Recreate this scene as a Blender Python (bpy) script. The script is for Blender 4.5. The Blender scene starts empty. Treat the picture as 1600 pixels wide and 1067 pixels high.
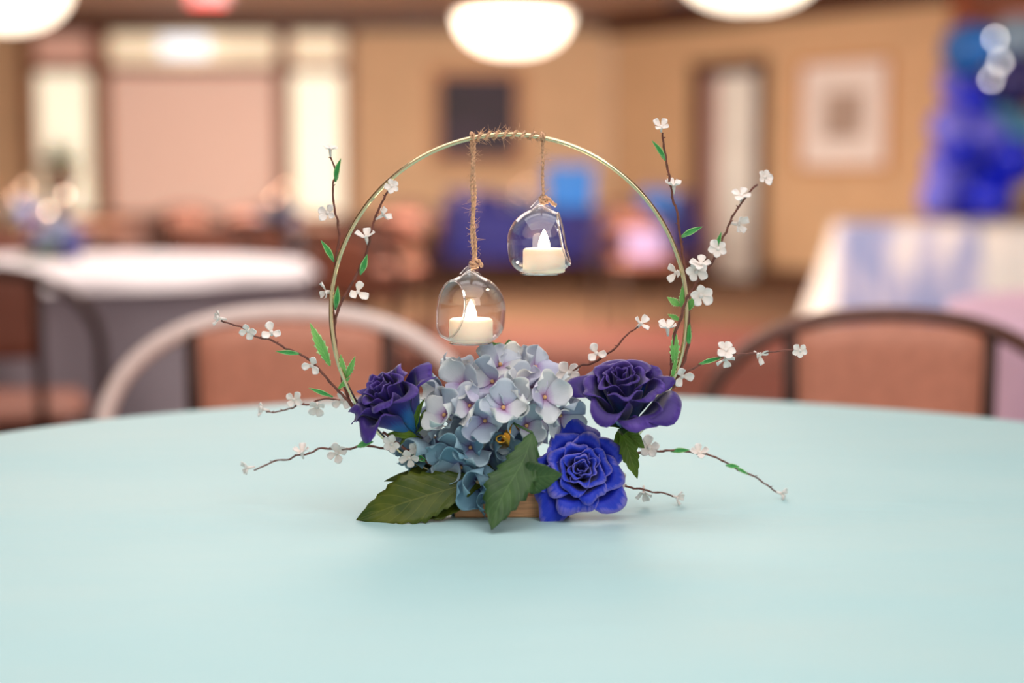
import bpy, bmesh, math, random
from mathutils import Vector, Matrix, noise as mnoise
from math import sin, cos, pi, sqrt, atan2
random.seed(7)
scene = bpy.context.scene
COL = scene.collection
# ------------------------------------------------------------ camera
CAMH = 1.03; F = 2500.0; PITCH = math.atan(0.1014)
cd = bpy.data.cameras.new('camera'); cam = bpy.data.objects.new('camera', cd); COL.objects.link(cam)
cam.location = (0, 0, CAMH); cam.rotation_euler = (pi/2 - PITCH, 0, 0)
cd.sensor_width = 36.0; cd.lens = 36.0*F/1600.0; cd.clip_start = 0.02; cd.clip_end = 80
D0 = 1.32
cd.dof.use_dof = True; cd.dof.focus_distance = 1.325; cd.dof.aperture_fstop = 1.95
scene.camera = cam
scene.view_settings.view_transform = 'Standard'; scene.view_settings.look = 'None'
scene.view_settings.gamma = 1.0; scene.view_settings.use_curve_mapping = False
scene.view_settings.exposure = 0.0
# ------------------------------------------------------------ world and lights
w = bpy.data.worlds.new('world'); scene.world = w; w.use_nodes = True
w.node_tree.nodes['Background'].inputs[0].default_value = (1.0, 0.93, 0.87, 1)
w.node_tree.nodes['Background'].inputs[1].default_value = 0.62
def area(name, loc, size, power, color, target=None, sy=None):
    l = bpy.data.lights.new(name, 'AREA'); l.energy = power; l.color = color; l.size = size
    if sy: l.shape = 'RECTANGLE'; l.size_y = sy
    o = bpy.data.objects.new(name, l); COL.objects.link(o); o.location = loc
    if target is not None:
        o.rotation_euler = (Vector(target)-Vector(loc)).to_track_quat('-Z', 'Y').to_euler()
    return o
area('added_fill_table', (0.0, 1.05, 2.6), 2.4, 41, (1.0, 0.98, 0.97), (0, 1.2, 0.7))  # unseen soft area light added above the front table
area('bounced_flash', (0.9, -0.8, 2.3), 1.2, 17, (1.0, 0.96, 0.93), (0, 1.5, 0.8))
area('added_fill_middle', (-0.5, 5.5, 2.6), 3.0, 125, (1.0, 0.92, 0.84), (-0.5, 5.5, 0))  # unseen area light added to brighten the middle of the room
area('added_fill_far', (-1.0, 12.0, 2.6), 4.0, 690, (1.0, 0.92, 0.82), (-1.0, 13.5, 0.6), 6.0)  # unseen area light added to brighten the back of the room
area('added_fill_right', (2.2, 7.6, 2.6), 2.0, 110, (1.0, 0.94, 0.88), (3.0, 10.5, 0.5))  # unseen area light added to brighten right wall, balloons and pale cloth
# ------------------------------------------------------------ helpers
RAY_U = Vector((0, sin(PITCH), cos(PITCH))); RAY_F = Vector((0, cos(PITCH), -sin(PITCH))); RAY_R = Vector((1, 0, 0))
def P(x, y, Y=D0):
    d = RAY_R*((x-800)/F) + RAY_U*((533.5-y)/F) + RAY_F
    return Vector((0, 0, CAMH)) + d*(Y/d.y)
def PZ(x, y, z):
    d = RAY_R*((x-800)/F) + RAY_U*((533.5-y)/F) + RAY_F
    return Vector((0, 0, CAMH)) + d*((z-CAMH)/d.z)
TZ = round(P(800, 800).z, 4)
def lin(c):
    out = []
    for v in c[:3]:
        v = v/255.0
        out.append(v/12.92 if v <= 0.04045 else ((v+0.055)/1.055)**2.4)
    return (out[0], out[1], out[2], 1)
def _nt(name):
    m = bpy.data.materials.new(name); m.use_nodes = True
    return m, m.node_tree, m.node_tree.nodes['Principled BSDF']
def pm(name, rgb, rough=0.6, metal=0.0, scale=20.0, amt=0.12, bump=0.0, bscale=None, spec=0.5, stretch=(1, 1, 1), sheen=0, rgb2=None, detail=3):
    m, nt, b = _nt(name)
    tc = nt.nodes.new('ShaderNodeTexCoord'); mp = nt.nodes.new('ShaderNodeMapping'); nz = nt.nodes.new('ShaderNodeTexNoise')
    mp.inputs['Scale'].default_value = stretch; nz.inputs['Scale'].default_value = scale; nz.inputs['Detail'].default_value = detail
    nt.links.new(tc.outputs['Object'], mp.inputs['Vector']); nt.links.new(mp.outputs[0], nz.inputs['Vector'])
    r = nt.nodes.new('ShaderNodeValToRGB'); c = lin(rgb)
    d = lin(rgb2) if rgb2 else tuple(v*(1-amt) for v in c[:3])+(1,)
    r.color_ramp.elements[0].position = 0.35; r.color_ramp.elements[1].position = 0.65
    r.color_ramp.elements[0].color = d
    r.color_ramp.elements[1].color = c if rgb2 else tuple(min(1, v*(1+amt*0.5)) for v in c[:3])+(1,)
    nt.links.new(nz.outputs['Fac'], r.inputs[0]); nt.links.new(r.outputs[0], b.inputs['Base Color'])
    b.inputs['Roughness'].default_value = rough; b.inputs['Metallic'].default_value = metal
    b.inputs['Specular IOR Level'].default_value = spec
    if sheen: b.inputs['Sheen Weight'].default_value = sheen
    if bump:
        n2 = nt.nodes.new('ShaderNodeTexNoise'); n2.inputs['Scale'].default_value = bscale or scale*2; n2.inputs['Detail'].default_value = 4
        bp = nt.nodes.new('ShaderNodeBump'); bp.inputs['Strength'].default_value = bump; bp.inputs['Distance'].default_value = 0.01
        nt.links.new(mp.outputs[0], n2.inputs['Vector']); nt.links.new(n2.outputs['Fac'], bp.inputs['Height']); nt.links.new(bp.outputs[0], b.inputs['Normal'])
    return m
def emis(name, rgb, strength, base=None):
    m, nt, b = _nt(name)
    b.inputs['Base Color'].default_value = lin(base or rgb); b.inputs['Roughness'].default_value = 0.5
    tc = nt.nodes.new('ShaderNodeTexCoord'); nz = nt.nodes.new('ShaderNodeTexNoise'); nz.inputs['Scale'].default_value = 3
    mx = nt.nodes.new('ShaderNodeMix'); mx.data_type = 'RGBA'; c = lin(rgb)
    mx.inputs['A'].default_value = c; mx.inputs['B'].default_value = tuple(v*0.88 for v in c[:3])+(1,)
    nt.links.new(tc.outputs['Object'], nz.inputs['Vector']); nt.links.new(nz.outputs['Fac'], mx.inputs['Factor'])
    nt.links.new(mx.outputs['Result'], b.inputs['Emission Color']); b.inputs['Emission Strength'].default_value = strength
    return m
def petal_mat(name, stops, rough=0.5, streak=0.25, trans=0.0, axis='v', objcol=False, edge=None, sheen=0.2):
    """colour along the petal (UV v: base to rim) with fine lengthwise streaks"""
    m, nt, b = _nt(name); L = nt.links.new
    uv = nt.nodes.new('ShaderNodeUVMap'); sp = nt.nodes.new('ShaderNodeSeparateXYZ'); L(uv.outputs[0], sp.inputs[0])
    mp = nt.nodes.new('ShaderNodeMapping'); mp.inputs['Scale'].default_value = (26, 2.0, 1); L(uv.outputs[0], mp.inputs['Vector'])
    nz = nt.nodes.new('ShaderNodeTexNoise'); nz.inputs['Scale'].default_value = 1.0; nz.inputs['Detail'].default_value = 3; L(mp.outputs[0], nz.inputs['Vector'])
    tc = nt.nodes.new('ShaderNodeTexCoord'); n3 = nt.nodes.new('ShaderNodeTexNoise'); n3.inputs['Scale'].default_value = 60; L(tc.outputs['Object'], n3.inputs['Vector'])
    ad = nt.nodes.new('ShaderNodeMath'); ad.operation = 'MULTIPLY_ADD'; ad.inputs[1].default_value = streak
    L(nz.outputs['Fac'], ad.inputs[0])
    s0 = nt.nodes.new('ShaderNodeMath'); s0.operation = 'MULTIPLY_ADD'; s0.inputs[1].default_value = 0.25
    L(n3.outputs['Fac'], s0.inputs[0]); L(sp.outputs['Y'], s0.inputs[2])
    s1 = nt.nodes.new('ShaderNodeMath'); s1.operation = 'SUBTRACT'; s1.inputs[1].default_value = streak*0.5+0.125
    L(s0.outputs[0], s1.inputs[0]); L(s1.outputs[0], ad.inputs[2])
    r = nt.nodes.new('ShaderNodeValToRGB'); L(ad.outputs[0], r.inputs[0])
    el = r.color_ramp.elements
    while len(el) < len(stops): el.new(0.5)
    for e, (p, c) in zip(el, stops): e.position = p; e.color = lin(c)
    out = r.outputs[0]
    if objcol:
        oi = nt.nodes.new('ShaderNodeObjectInfo'); mx = nt.nodes.new('ShaderNodeMix'); mx.data_type = 'RGBA'; mx.blend_type = 'MULTIPLY'
        mx.inputs['Factor'].default_value = 1; L(r.outputs[0], mx.inputs['A']); L(oi.outputs['Color'], mx.inputs['B']); out = mx.outputs['Result']
    L(out, b.inputs['Base Color']); b.inputs['Roughness'].default_value = rough
    b.inputs['Sheen Weight'].default_value = sheen; b.inputs['Specular IOR Level'].default_value = 0.3
    bp = nt.nodes.new('ShaderNodeBump'); bp.inputs['Strength'].default_value = 0.35; bp.inputs['Distance'].default_value = 0.0006
    L(nz.outputs['Fac'], bp.inputs['Height']); L(bp.outputs[0], b.inputs['Normal'])
    if trans:
        tr = nt.nodes.new('ShaderNodeBsdfTranslucent'); ms = nt.nodes.new('ShaderNodeMixShader'); ms.inputs[0].default_value = trans
        L(out, tr.inputs[0]); L(b.outputs[0], ms.inputs[1]); L(tr.outputs[0], ms.inputs[2]); L(ms.outputs[0], nt.nodes['Material Output'].inputs[0])
    return m
def leaf_mat(name, c1, c2, vein, rim=None):
    m, nt, b = _nt(name); L = nt.links.new
    tc = nt.nodes.new('ShaderNodeTexCoord'); nz = nt.nodes.new('ShaderNodeTexNoise'); nz.inputs['Scale'].default_value = 45; nz.inputs['Detail'].default_value = 4
    L(tc.outputs['Object'], nz.inputs['Vector'])
    r = nt.nodes.new('ShaderNodeValToRGB'); r.color_ramp.elements[0].position = .35; r.color_ramp.elements[1].position = .68
    r.color_ramp.elements[0].color = lin(c1); r.color_ramp.elements[1].color = lin(c2); L(nz.outputs['Fac'], r.inputs[0])
    uv = nt.nodes.new('ShaderNodeUVMap'); sp = nt.nodes.new('ShaderNodeSeparateXYZ'); L(uv.outputs[0], sp.inputs[0])
    def math_(op, a, bb):
        n = nt.nodes.new('ShaderNodeMath'); n.operation = op
        for i, v in enumerate((a, bb)):
            if v is None: continue
            if isinstance(v, (int, float)): n.inputs[i].default_value = v
            else: L(v, n.inputs[i])
        return n.outputs[0]
    au = math_('ABSOLUTE', math_('SUBTRACT', sp.outputs['X'], 0.5), None)        # 0 at midrib .. 0.5 at edge
    side = math_('MULTIPLY_ADD', au, -1.0); side.node.inputs[2].default_value = 0
    ph = math_('ADD', sp.outputs['Y'], math_('MULTIPLY', au, -0.55))
    fr = math_('ABSOLUTE', math_('SUBTRACT', math_('FRACT', math_('MULTIPLY', ph, 8.0), None), 0.5), None)
    v1 = math_('LESS_THAN', fr, 0.035); v2 = math_('LESS_THAN', au, 0.014)
    vm = math_('MAXIMUM', v1, v2)
    mx = nt.nodes.new('ShaderNodeMix'); mx.data_type = 'RGBA'; L(math_('MULTIPLY', vm, 0.45), mx.inputs['Factor'])
    L(r.outputs[0], mx.inputs['A']); mx.inputs['B'].default_value = lin(vein); out = mx.outputs['Result']
    if rim:
        m2 = nt.nodes.new('ShaderNodeMix'); m2.data_type = 'RGBA'; L(math_('GREATER_THAN', au, 0.36), m2.inputs['Factor'])
        L(out, m2.inputs['A']); m2.inputs['B'].default_value = lin(rim); out = m2.outputs['Result']
    L(out, b.inputs['Base Color']); b.inputs['Roughness'].default_value = 0.42; b.inputs['Specular IOR Level'].default_value = 0.35
    bp = nt.nodes.new('ShaderNodeBump'); bp.inputs['Strength'].default_value = 0.5; bp.inputs['Distance'].default_value = 0.0008
    L(math_('SUBTRACT', fr, math_('MULTIPLY', vm, 0.4)), bp.inputs['Height']); L(bp.outputs[0], b.inputs['Normal'])
    tr = nt.nodes.new('ShaderNodeBsdfTranslucent'); ms = nt.nodes.new('ShaderNodeMixShader'); ms.inputs[0].default_value = 0.18
    L(out, tr.inputs[0]); L(b.outputs[0], ms.inputs[1]); L(tr.outputs[0], ms.inputs[2]); L(ms.outputs[0], nt.nodes['Material Output'].inputs[0])
    return m

class MB:
    """collects geometry, built as ONE mesh object"""
    def __init__(s): s.v = []; s.f = []; s.uv = []
    def add(s, vs, fs, uvs=None, M=None):
        o = len(s.v)
        for i, p in enumerate(vs):
            p = Vector(p); s.v.append(M @ p if M is not None else p); s.uv.append(uvs[i] if uvs else (0.5, 0.5))
        for f in fs: s.f.append(tuple(o+i for i in f))
        return s
    def box(s, c, d, M=None):
        cx, cy, cz = c; x, y, z = d[0]/2, d[1]/2, d[2]/2
        b = min(x, y, z)*0.12
        vs = []
        bm = bmesh.new(); bmesh.ops.create_cube(bm, size=1)
        for v in bm.verts: v.co = Vector((v.co.x*2*x, v.co.y*2*y, v.co.z*2*z))
        bmesh.ops.bevel(bm, geom=bm.edges[:], offset=b, segments=1, affect='EDGES')
        bm.verts.index_update()
        vs = [v.co+Vector(c) for v in bm.verts]; fs = [[v.index for v in f.verts] for f in bm.faces]; bm.free()
        return s.add(vs, fs, None, M)
    def tube(s, pts, r, n=8, caps=True, M=None, closed=False):
        pts = [Vector(p) for p in pts]; rr = r if isinstance(r, (list, tuple)) else [r]*len(pts)
        N = len(pts); vs = []; fs = []
        up = None
        for i, p in enumerate(pts):
            if closed: t = pts[(i+1) % N]-pts[i-1]
            else: t = pts[min(i+1, N-1)]-pts[max(i-1, 0)]
            if t.length < 1e-9: t = Vector((0, 0, 1))
            t.normalize()
            if up is None:
                up = t.orthogonal().normalized()
            up = (up - t*up.dot(t))
            if up.length < 1e-6: up = t.orthogonal()
            up.normalize(); sd = t.cross(up)
            for k in range(n):
                a = 2*pi*k/n; vs.append(p+(up*cos(a)+sd*sin(a))*rr[i])
        for i in range(N-1 if not closed else N):
            j = (i+1) % N
            for k in range(n): fs.append((i*n+k, i*n+(k+1) % n, j*n+(k+1) % n, j*n+k))
        if caps and not closed:
            fs.append(tuple(range(n-1, -1, -1))); fs.append(tuple((N-1)*n+k for k in range(n)))
        return s.add(vs, fs, None, M)
    def lathe(s, prof, n=32, c=(0, 0, 0), M=None):
        vs = []; fs = []; N = len(prof)
        for (r, z) in prof:
            for k in range(n):
                a = 2*pi*k/n; vs.append((c[0]+r*cos(a), c[1]+r*sin(a), c[2]+z))
        for i in range(N-1):
            for k in range(n): fs.append((i*n+k, i*n+(k+1) % n, (i+1)*n+(k+1) % n, (i+1)*n+k))
        return s.add(vs, fs, None, M)
    def sphere(s, c, r, n=12, sc=(1, 1, 1), M=None):
        prof = []
        vs = []; fs = []; m = n//2+1
        for i in range(m+1):
            t = pi*i/m
            for k in range(n):
                a = 2*pi*k/n; vs.append((c[0]+r*sc[0]*sin(t)*cos(a), c[1]+r*sc[1]*sin(t)*sin(a), c[2]+r*sc[2]*cos(t)))
        for i in range(m):
            for k in range(n): fs.append((i*n+k, (i+1)*n+k, (i+1)*n+(k+1) % n, i*n+(k+1) % n))
        return s.add(vs, fs, None, M)
    def grid(s, fn, nu, nv, M=None):
        vs = []; uv = []; fs = []
        for j in range(nv+1):
            for i in range(nu+1):
                u = i/nu; v = j/nv; vs.append(fn(u, v)); uv.append((u, v))
        for j in range(nv):
            for i in range(nu):
                a = j*(nu+1)+i; fs.append((a, a+1, a+nu+2, a+nu+1))
        return s.add(vs, fs, uv, M)
    def join(s, o, M=None): return s.add(o.v, o.f, o.uv, M)
    def mesh(s, name, mat, smooth=True, off=None):
        me = bpy.data.meshes.new(name)
        off = off or Vector((0, 0, 0))
        me.from_pydata([tuple(p-off) for p in s.v], [], s.f)
        ul = me.uv_layers.new(name='UVMap'); li = [0]*len(me.loops); me.loops.foreach_get('vertex_index', li)
        fl = []
        for i in li: fl.extend(s.uv[i])
        ul.data.foreach_set('uv', fl)
        me.materials.append(mat)
        me.polygons.foreach_set('use_smooth', [smooth]*len(me.polygons)); me.update()
        return me
def world_loc(o):
    v = Vector((0, 0, 0))
    while o is not None: v = v + o.location; o = o.parent
    return v
def link(name, me, parent=None, mtx=None, thick=0, bevel=0, auto=False):
    o = bpy.data.objects.new(name, me); COL.objects.link(o)
    if parent is not None: o.parent = parent
    if mtx is not None: o.matrix_local = mtx
    if thick:
        md = o.modifiers.new('solid', 'SOLIDIFY'); md.thickness = thick; md.offset = 0
    return o
def part(name, mb, mat, parent, smooth=True, thick=0, label=None, kind=None):
    """mb in world coordinates, parent (unrotated) somewhere: becomes a child mesh"""
    o = link(name, mb.mesh(name, mat, smooth, world_loc(parent)), parent, None, thick)
    if label: o['label'] = label
    if kind: o['kind'] = kind
    return o
def tag(o, label, cat, group=None, kind=None):
    o['label'] = label; o['category'] = cat
    if group: o['group'] = group
    if kind: o['kind'] = kind
    return o
def thing(name, label, cat, loc=(0, 0, 0), group=None, rz=0):
    o = bpy.data.objects.new(name, None); COL.objects.link(o); o.location = loc; o.rotation_euler = (0, 0, rz)
    o.empty_display_size = 0.05
    return tag(o, label, cat, group)
def solo(name, mb, mat, label, cat, loc, group=None, smooth=True, thick=0, kind=None):
    o = link(name, mb.mesh(name, mat, smooth, Vector(loc)), None, None, thick); o.location = loc
    return tag(o, label, cat, group, kind)
def struct(name, mb, mat, smooth=False, parent=None):
    o = link(name, mb.mesh(name, mat, smooth), parent)
    if parent is None: o['kind'] = 'structure'
    return o
def copy_tree(o, parent=None):
    c = o.copy(); COL.objects.link(c)
    if parent is not None: c.parent = parent
    for ch in list(o.children): copy_tree(ch, c)
    return c
def catmull(pts, n=8):
    pts = [Vector(p) for p in pts]; out = []
    q = [pts[0]*2-pts[1]]+pts+[pts[-1]*2-pts[-2]]
    for i in range(1, len(q)-2):
        for k in range(n):
            t = k/n; a, b, c, d = q[i-1], q[i], q[i+1], q[i+2]
            out.append(0.5*((2*b)+(c-a)*t+(2*a-5*b+4*c-d)*t*t+(-a+3*b-3*c+d)*t**3))
    out.append(pts[-1]); return out
def frame_to(zaxis, spin=0.0, ref=Vector((0, 0, 1))):
    z = Vector(zaxis).normalized(); x = ref.cross(z)
    if x.length < 1e-4: x = Vector((1, 0, 0)).cross(z)
    x.normalize(); y = z.cross(x)
    return Matrix(((x.x, y.x, z.x), (x.y, y.y, z.y), (x.z, y.z, z.z))).to_4x4() @ Matrix.Rotation(spin, 4, 'Z')

# ------------------------------------------------------------ materials
M = {}
M['aqua_cloth'] = pm('aqua_cloth', (176, 212, 214), 0.55, scale=2.2, amt=0.05, bump=0.55, bscale=4, stretch=(1, 2.6, 1), rgb2=(168, 210, 214))
M['white_cloth'] = pm('white_cloth', (226, 218, 222), 0.8, scale=6, amt=0.05, bump=0.2)
M['shaded_cloth'] = pm('shaded_cloth', (150, 143, 152), 0.8, scale=6, amt=0.05, bump=0.2)  # hanging side of the white cloth, its shade put into the colour
M['pink_cloth'] = pm('pink_cloth', (226, 190, 214), 0.8, scale=6, amt=0.05, bump=0.2)
M['table_wood'] = pm('table_wood', (120, 72, 46), 0.5, scale=9, amt=0.35, stretch=(1, 8, 1))
M['dark_metal'] = pm('dark_metal', (70, 48, 42), 0.35, 0.6, scale=40, amt=0.15)
M['lit_metal'] = pm('lit_metal', (252, 230, 222), 0.34, 0.0, scale=40, amt=0.06)  # lit copy of the chair metal, light on the tube put into colour
M['bronze_metal'] = pm('bronze_metal', (112, 78, 68), 0.35, 0.4, scale=40, amt=0.1)
M['rust_vinyl'] = pm('rust_vinyl', (212, 142, 116), 0.55, scale=60, amt=0.10, bump=0.2)
M['brown_vinyl'] = pm('brown_vinyl', (138, 80, 60), 0.6, scale=60, amt=0.10, bump=0.2)
M['wall_paper'] = pm('wall_paper', (226, 184, 142), 0.75, scale=5, amt=0.06, bump=0.1, bscale=80)
M['wall_tan'] = pm('wall_tan', (230, 190, 150), 0.75, scale=4, amt=0.06, bump=0.1, bscale=80)
M['ceiling'] = pm('ceiling_paint', (232, 200, 180), 0.85, scale=3, amt=0.06)
M['dark_wood'] = pm('dark_wood', (92, 52, 36), 0.45, scale=8, amt=0.35, stretch=(8, 8, 1))
M['red_wood'] = pm('red_wood', (140, 78, 52), 0.45, scale=8, amt=0.3, stretch=(8, 8, 1))
M['orange_wood'] = pm('orange_wood', (176, 92, 56), 0.45, scale=8, amt=0.2, stretch=(8, 8, 1))
M['tan_wood'] = pm('tan_wood', (204, 142, 92), 0.5, scale=8, amt=0.2, stretch=(8, 8, 1))
M['soffit'] = pm('soffit_paint', (222, 140, 112), 0.7, scale=5, amt=0.08)
M['carpet_red'] = pm('carpet_red', (112, 50, 40), 0.95, scale=0.55, amt=0.2, rgb2=(98, 54, 38), bump=0.3, bscale=200)
M['carpet_tan'] = pm('carpet_tan', (118, 84, 54), 0.95, scale=0.5, amt=0.2, rgb2=(106, 72, 48), bump=0.3, bscale=200)
M['shade'] = emis('window_shade', (236, 198, 180), 0.34, (232, 190, 170))
M['curtain'] = emis('lit_curtain', (248, 238, 212), 0.85)
M['transom'] = emis('lit_transom', (244, 224, 192), 0.6)
M['pink_pane'] = emis('pink_pane', (232, 180, 160), 0.3)
M['white_lit'] = emis('white_lit', (240, 246, 255), 1.1)
M['lamp_glow'] = emis('lamp_glow', (255, 240, 215), 3.2)
M['exit_red'] = emis('exit_red', (255, 50, 50), 1.3)
M['lilac_white'] = pm('pale_drape', (252, 246, 236), 0.8, scale=3, amt=0.08)
M['pink_drape'] = pm('pink_drape', (206, 160, 148), 0.8, scale=3, amt=0.08)
M['mat_board'] = pm('mat_board', (252, 238, 230), 0.7, scale=5, amt=0.04)
M['print'] = pm('faded_print', (176, 150, 136), 0.7, scale=4, amt=0.2, rgb2=(200, 176, 160))
M['dark_print'] = pm('dark_print', (64, 44, 66), 0.6, scale=2.5, amt=0.2, rgb2=(38, 26, 38))
M['brass'] = pm('polished_brass', (222, 210, 168), 0.16, 1.0, scale=30, amt=0.05)
M['gold'] = pm('gold_wire', (214, 156, 60), 0.25, 1.0, scale=30, amt=0.1)
M['base_wood'] = pm('base_wood', (214, 158, 112), 0.6, scale=30, amt=0.3, stretch=(1, 12, 12))
M['jute'] = pm('jute', (222, 176, 140), 0.9, scale=400, amt=0.35)
M['bark'] = pm('bark', (118, 68, 56), 0.6, scale=200, amt=0.35)
M['wax'] = pm('ivory_wax', (250, 232, 208), 0.5, scale=60, amt=0.02)
M['wax'].node_tree.nodes['Principled BSDF'].inputs['Emission Color'].default_value = (1, .72, .42, 1); M['wax'].node_tree.nodes['Principled BSDF'].inputs['Emission Strength'].default_value = 0.22
_b = M['wax'].node_tree.nodes['Principled BSDF']; _b.inputs['Subsurface Weight'].default_value = 0.5; _b.inputs['Subsurface Radius'].default_value = (0.02, 0.012, 0.008); _b.inputs['Subsurface Scale'].default_value = 0.5
M['flame'] = emis('led_flame', (255, 236, 205), 9.0)
M['far_flame'] = emis('led_flame_far', (255, 214, 168), 60.0)
M['string_bulb'] = emis('string_bulb', (255, 250, 246), 22.0)
M['pot'] = pm('brown_pot', (128, 82, 54), 0.6, scale=20, amt=0.2)
M['big_leaf'] = leaf_mat('big_leaf', (52, 78, 16), (96, 106, 28), (128, 132, 58))
M['front_leaf'] = leaf_mat('front_leaf', (44, 76, 40), (74, 108, 60), (104, 136, 84))
M['back_leaf'] = leaf_mat('back_leaf', (74, 118, 66), (106, 146, 88), (146, 176, 120))
M['rose_leaf'] = leaf_mat('rose_leaf', (78, 108, 24), (104, 138, 38), (150, 170, 80))
M['sprig_leaf'] = leaf_mat('sprig_leaf', (44, 146, 72), (92, 190, 100), (130, 206, 136), rim=(176, 222, 150))
M['lime_leaf'] = leaf_mat('lime_leaf', (112, 192, 96), (150, 214, 116), (190, 226, 150), rim=(206, 232, 166))
M['purple_petal'] = petal_mat('purple_petal', [(0.0, (6, 104, 156)), (0.34, (6, 92, 160)), (0.52, (16, 22, 118)), (0.76, (40, 18, 100)), (0.95, (58, 32, 122)), (1.0, (84, 58, 150))])
M['royal_petal'] = petal_mat('royal_petal', [(0.0, (2, 20, 120)), (0.45, (4, 24, 158)), (0.78, (10, 40, 188)), (0.92, (36, 62, 200)), (1.0, (126, 118, 214))])
M['hyd_petal'] = petal_mat('hydrangea_petal', [(0.0, (206, 150, 200)), (0.16, (222, 204, 232)), (0.34, (240, 240, 246)), (0.85, (244, 246, 248)), (1.0, (255, 255, 252))], streak=0.2, trans=0.2, objcol=True, sheen=0.1, rough=0.6)
M['hyd_eye'] = pm('hydrangea_eye', (226, 176, 120), 0.6, scale=200, amt=0.2)
M['hyd_stem'] = pm('hydrangea_stem', (186, 150, 80), 0.6, scale=100, amt=0.2)
M['blossom'] = petal_mat('white_blossom', [(0, (240, 222, 206)), (0.3, (250, 240, 232)), (1, (255, 250, 246))], streak=0.1, trans=0.15)
def glass_mat():
    m, nt, b = _nt('clear_glass'); L = nt.links.new; nt.nodes.remove(b)
    tr = nt.nodes.new('ShaderNodeBsdfTransparent'); tr.inputs[0].default_value = (0.975, 0.975, 0.985, 1)
    gl = nt.nodes.new('ShaderNodeBsdfGlossy'); gl.inputs['Roughness'].default_value = 0.03
    lw0 = nt.nodes.new('ShaderNodeLayerWeight'); lw0.inputs['Blend'].default_value = 0.5
    pw = nt.nodes.new('ShaderNodeMath'); pw.operation = 'POWER'; pw.inputs[1].default_value = 3.0; L(lw0.outputs['Facing'], pw.inputs[0])
    lw = nt.nodes.new('ShaderNodeMath'); lw.operation = 'MULTIPLY_ADD'; lw.inputs[1].default_value = 0.85; lw.inputs[2].default_value = 0.035; L(pw.outputs[0], lw.inputs[0])
    tc = nt.nodes.new('ShaderNodeTexCoord'); nz = nt.nodes.new('ShaderNodeTexNoise'); nz.inputs['Scale'].default_value = 45; L(tc.outputs['Object'], nz.inputs['Vector'])
    bp = nt.nodes.new('ShaderNodeBump'); bp.inputs['Strength'].default_value = 0.15; bp.inputs['Distance'].default_value = 0.002
    L(nz.outputs['Fac'], bp.inputs['Height']); L(bp.outputs[0], gl.inputs['Normal'])
    mx = nt.nodes.new('ShaderNodeMixShader'); L(lw.outputs[0], mx.inputs[0]); L(tr.outputs[0], mx.inputs[1]); L(gl.outputs[0], mx.inputs[2])
    L(mx.outputs[0], nt.nodes['Material Output'].inputs[0]); return m
M['glass'] = glass_mat()
def thick_glass():
    m, nt, b = _nt('thick_glass'); b.inputs['Transmission Weight'].default_value = 1.0; b.inputs['Roughness'].default_value = 0.03; b.inputs['IOR'].default_value = 1.45
    tc = nt.nodes.new('ShaderNodeTexCoord'); nz = nt.nodes.new('ShaderNodeTexNoise'); nz.inputs['Scale'].default_value = 90; nt.links.new(tc.outputs['Object'], nz.inputs['Vector'])
    bp = nt.nodes.new('ShaderNodeBump'); bp.inputs['Strength'].default_value = 0.2; bp.inputs['Distance'].default_value = 0.002
    nt.links.new(nz.outputs['Fac'], bp.inputs['Height']); nt.links.new(bp.outputs[0], b.inputs['Normal']); return m
M['thick_glass'] = thick_glass()
def streak_cloth():
    m, nt, b = _nt('overlay_cloth'); L = nt.links.new
    tc = nt.nodes.new('ShaderNodeTexCoord'); mp = nt.nodes.new('ShaderNodeMapping'); mp.inputs['Scale'].default_value = (3.4, 3.4, 0.5)
    nz = nt.nodes.new('ShaderNodeTexNoise'); nz.inputs['Scale'].default_value = 1.6; nz.inputs['Detail'].default_value = 4; L(tc.outputs['Object'], mp.inputs[0]); L(mp.outputs[0], nz.inputs['Vector'])
    r = nt.nodes.new('ShaderNodeValToRGB'); L(nz.outputs['Fac'], r.inputs[0]); el = r.color_ramp.elements
    el.new(0.5); el[0].position = .40; el[0].color = lin((142, 156, 204)); el[1].position = .52; el[1].color = lin((200, 196, 220)); el[2].position = .62; el[2].color = lin((244, 236, 232))
    L(r.outputs[0], b.inputs['Base Color']); b.inputs['Roughness'].default_value = 0.7; return m
M['overlay'] = streak_cloth()
M['cream_cloth'] = pm('cream_cloth', (248, 238, 228), 0.8, scale=2, amt=0.05, rgb2=(228, 228, 224))
M['balloon'] = {}
for k, c in dict(royal=(4, 30, 205), azure=(26, 110, 196), navy=(40, 34, 100), teal=(84, 150, 186), grey=(140, 168, 190), gold=(206, 178, 134), highlit=(112, 112, 226)).items():  # pale lilac one: royal blue with its highlight put into the colour
    M['balloon'][k] = pm(k+'_balloon', c, 0.3, scale=2, amt=0.05)
M['navy_cloth'] = pm('navy_cloth', (24, 20, 108), 0.7, scale=3, amt=0.15)
M['azure_paper'] = pm('azure_paper', (20, 116, 205), 0.5, scale=3, amt=0.15)
M['lilac_paper'] = pm('lilac_paper', (160, 136, 172), 0.5, scale=3, amt=0.08)
M['slate'] = pm('slate_fabric', (112, 116, 132), 0.8, scale=3, amt=0.15)

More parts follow.
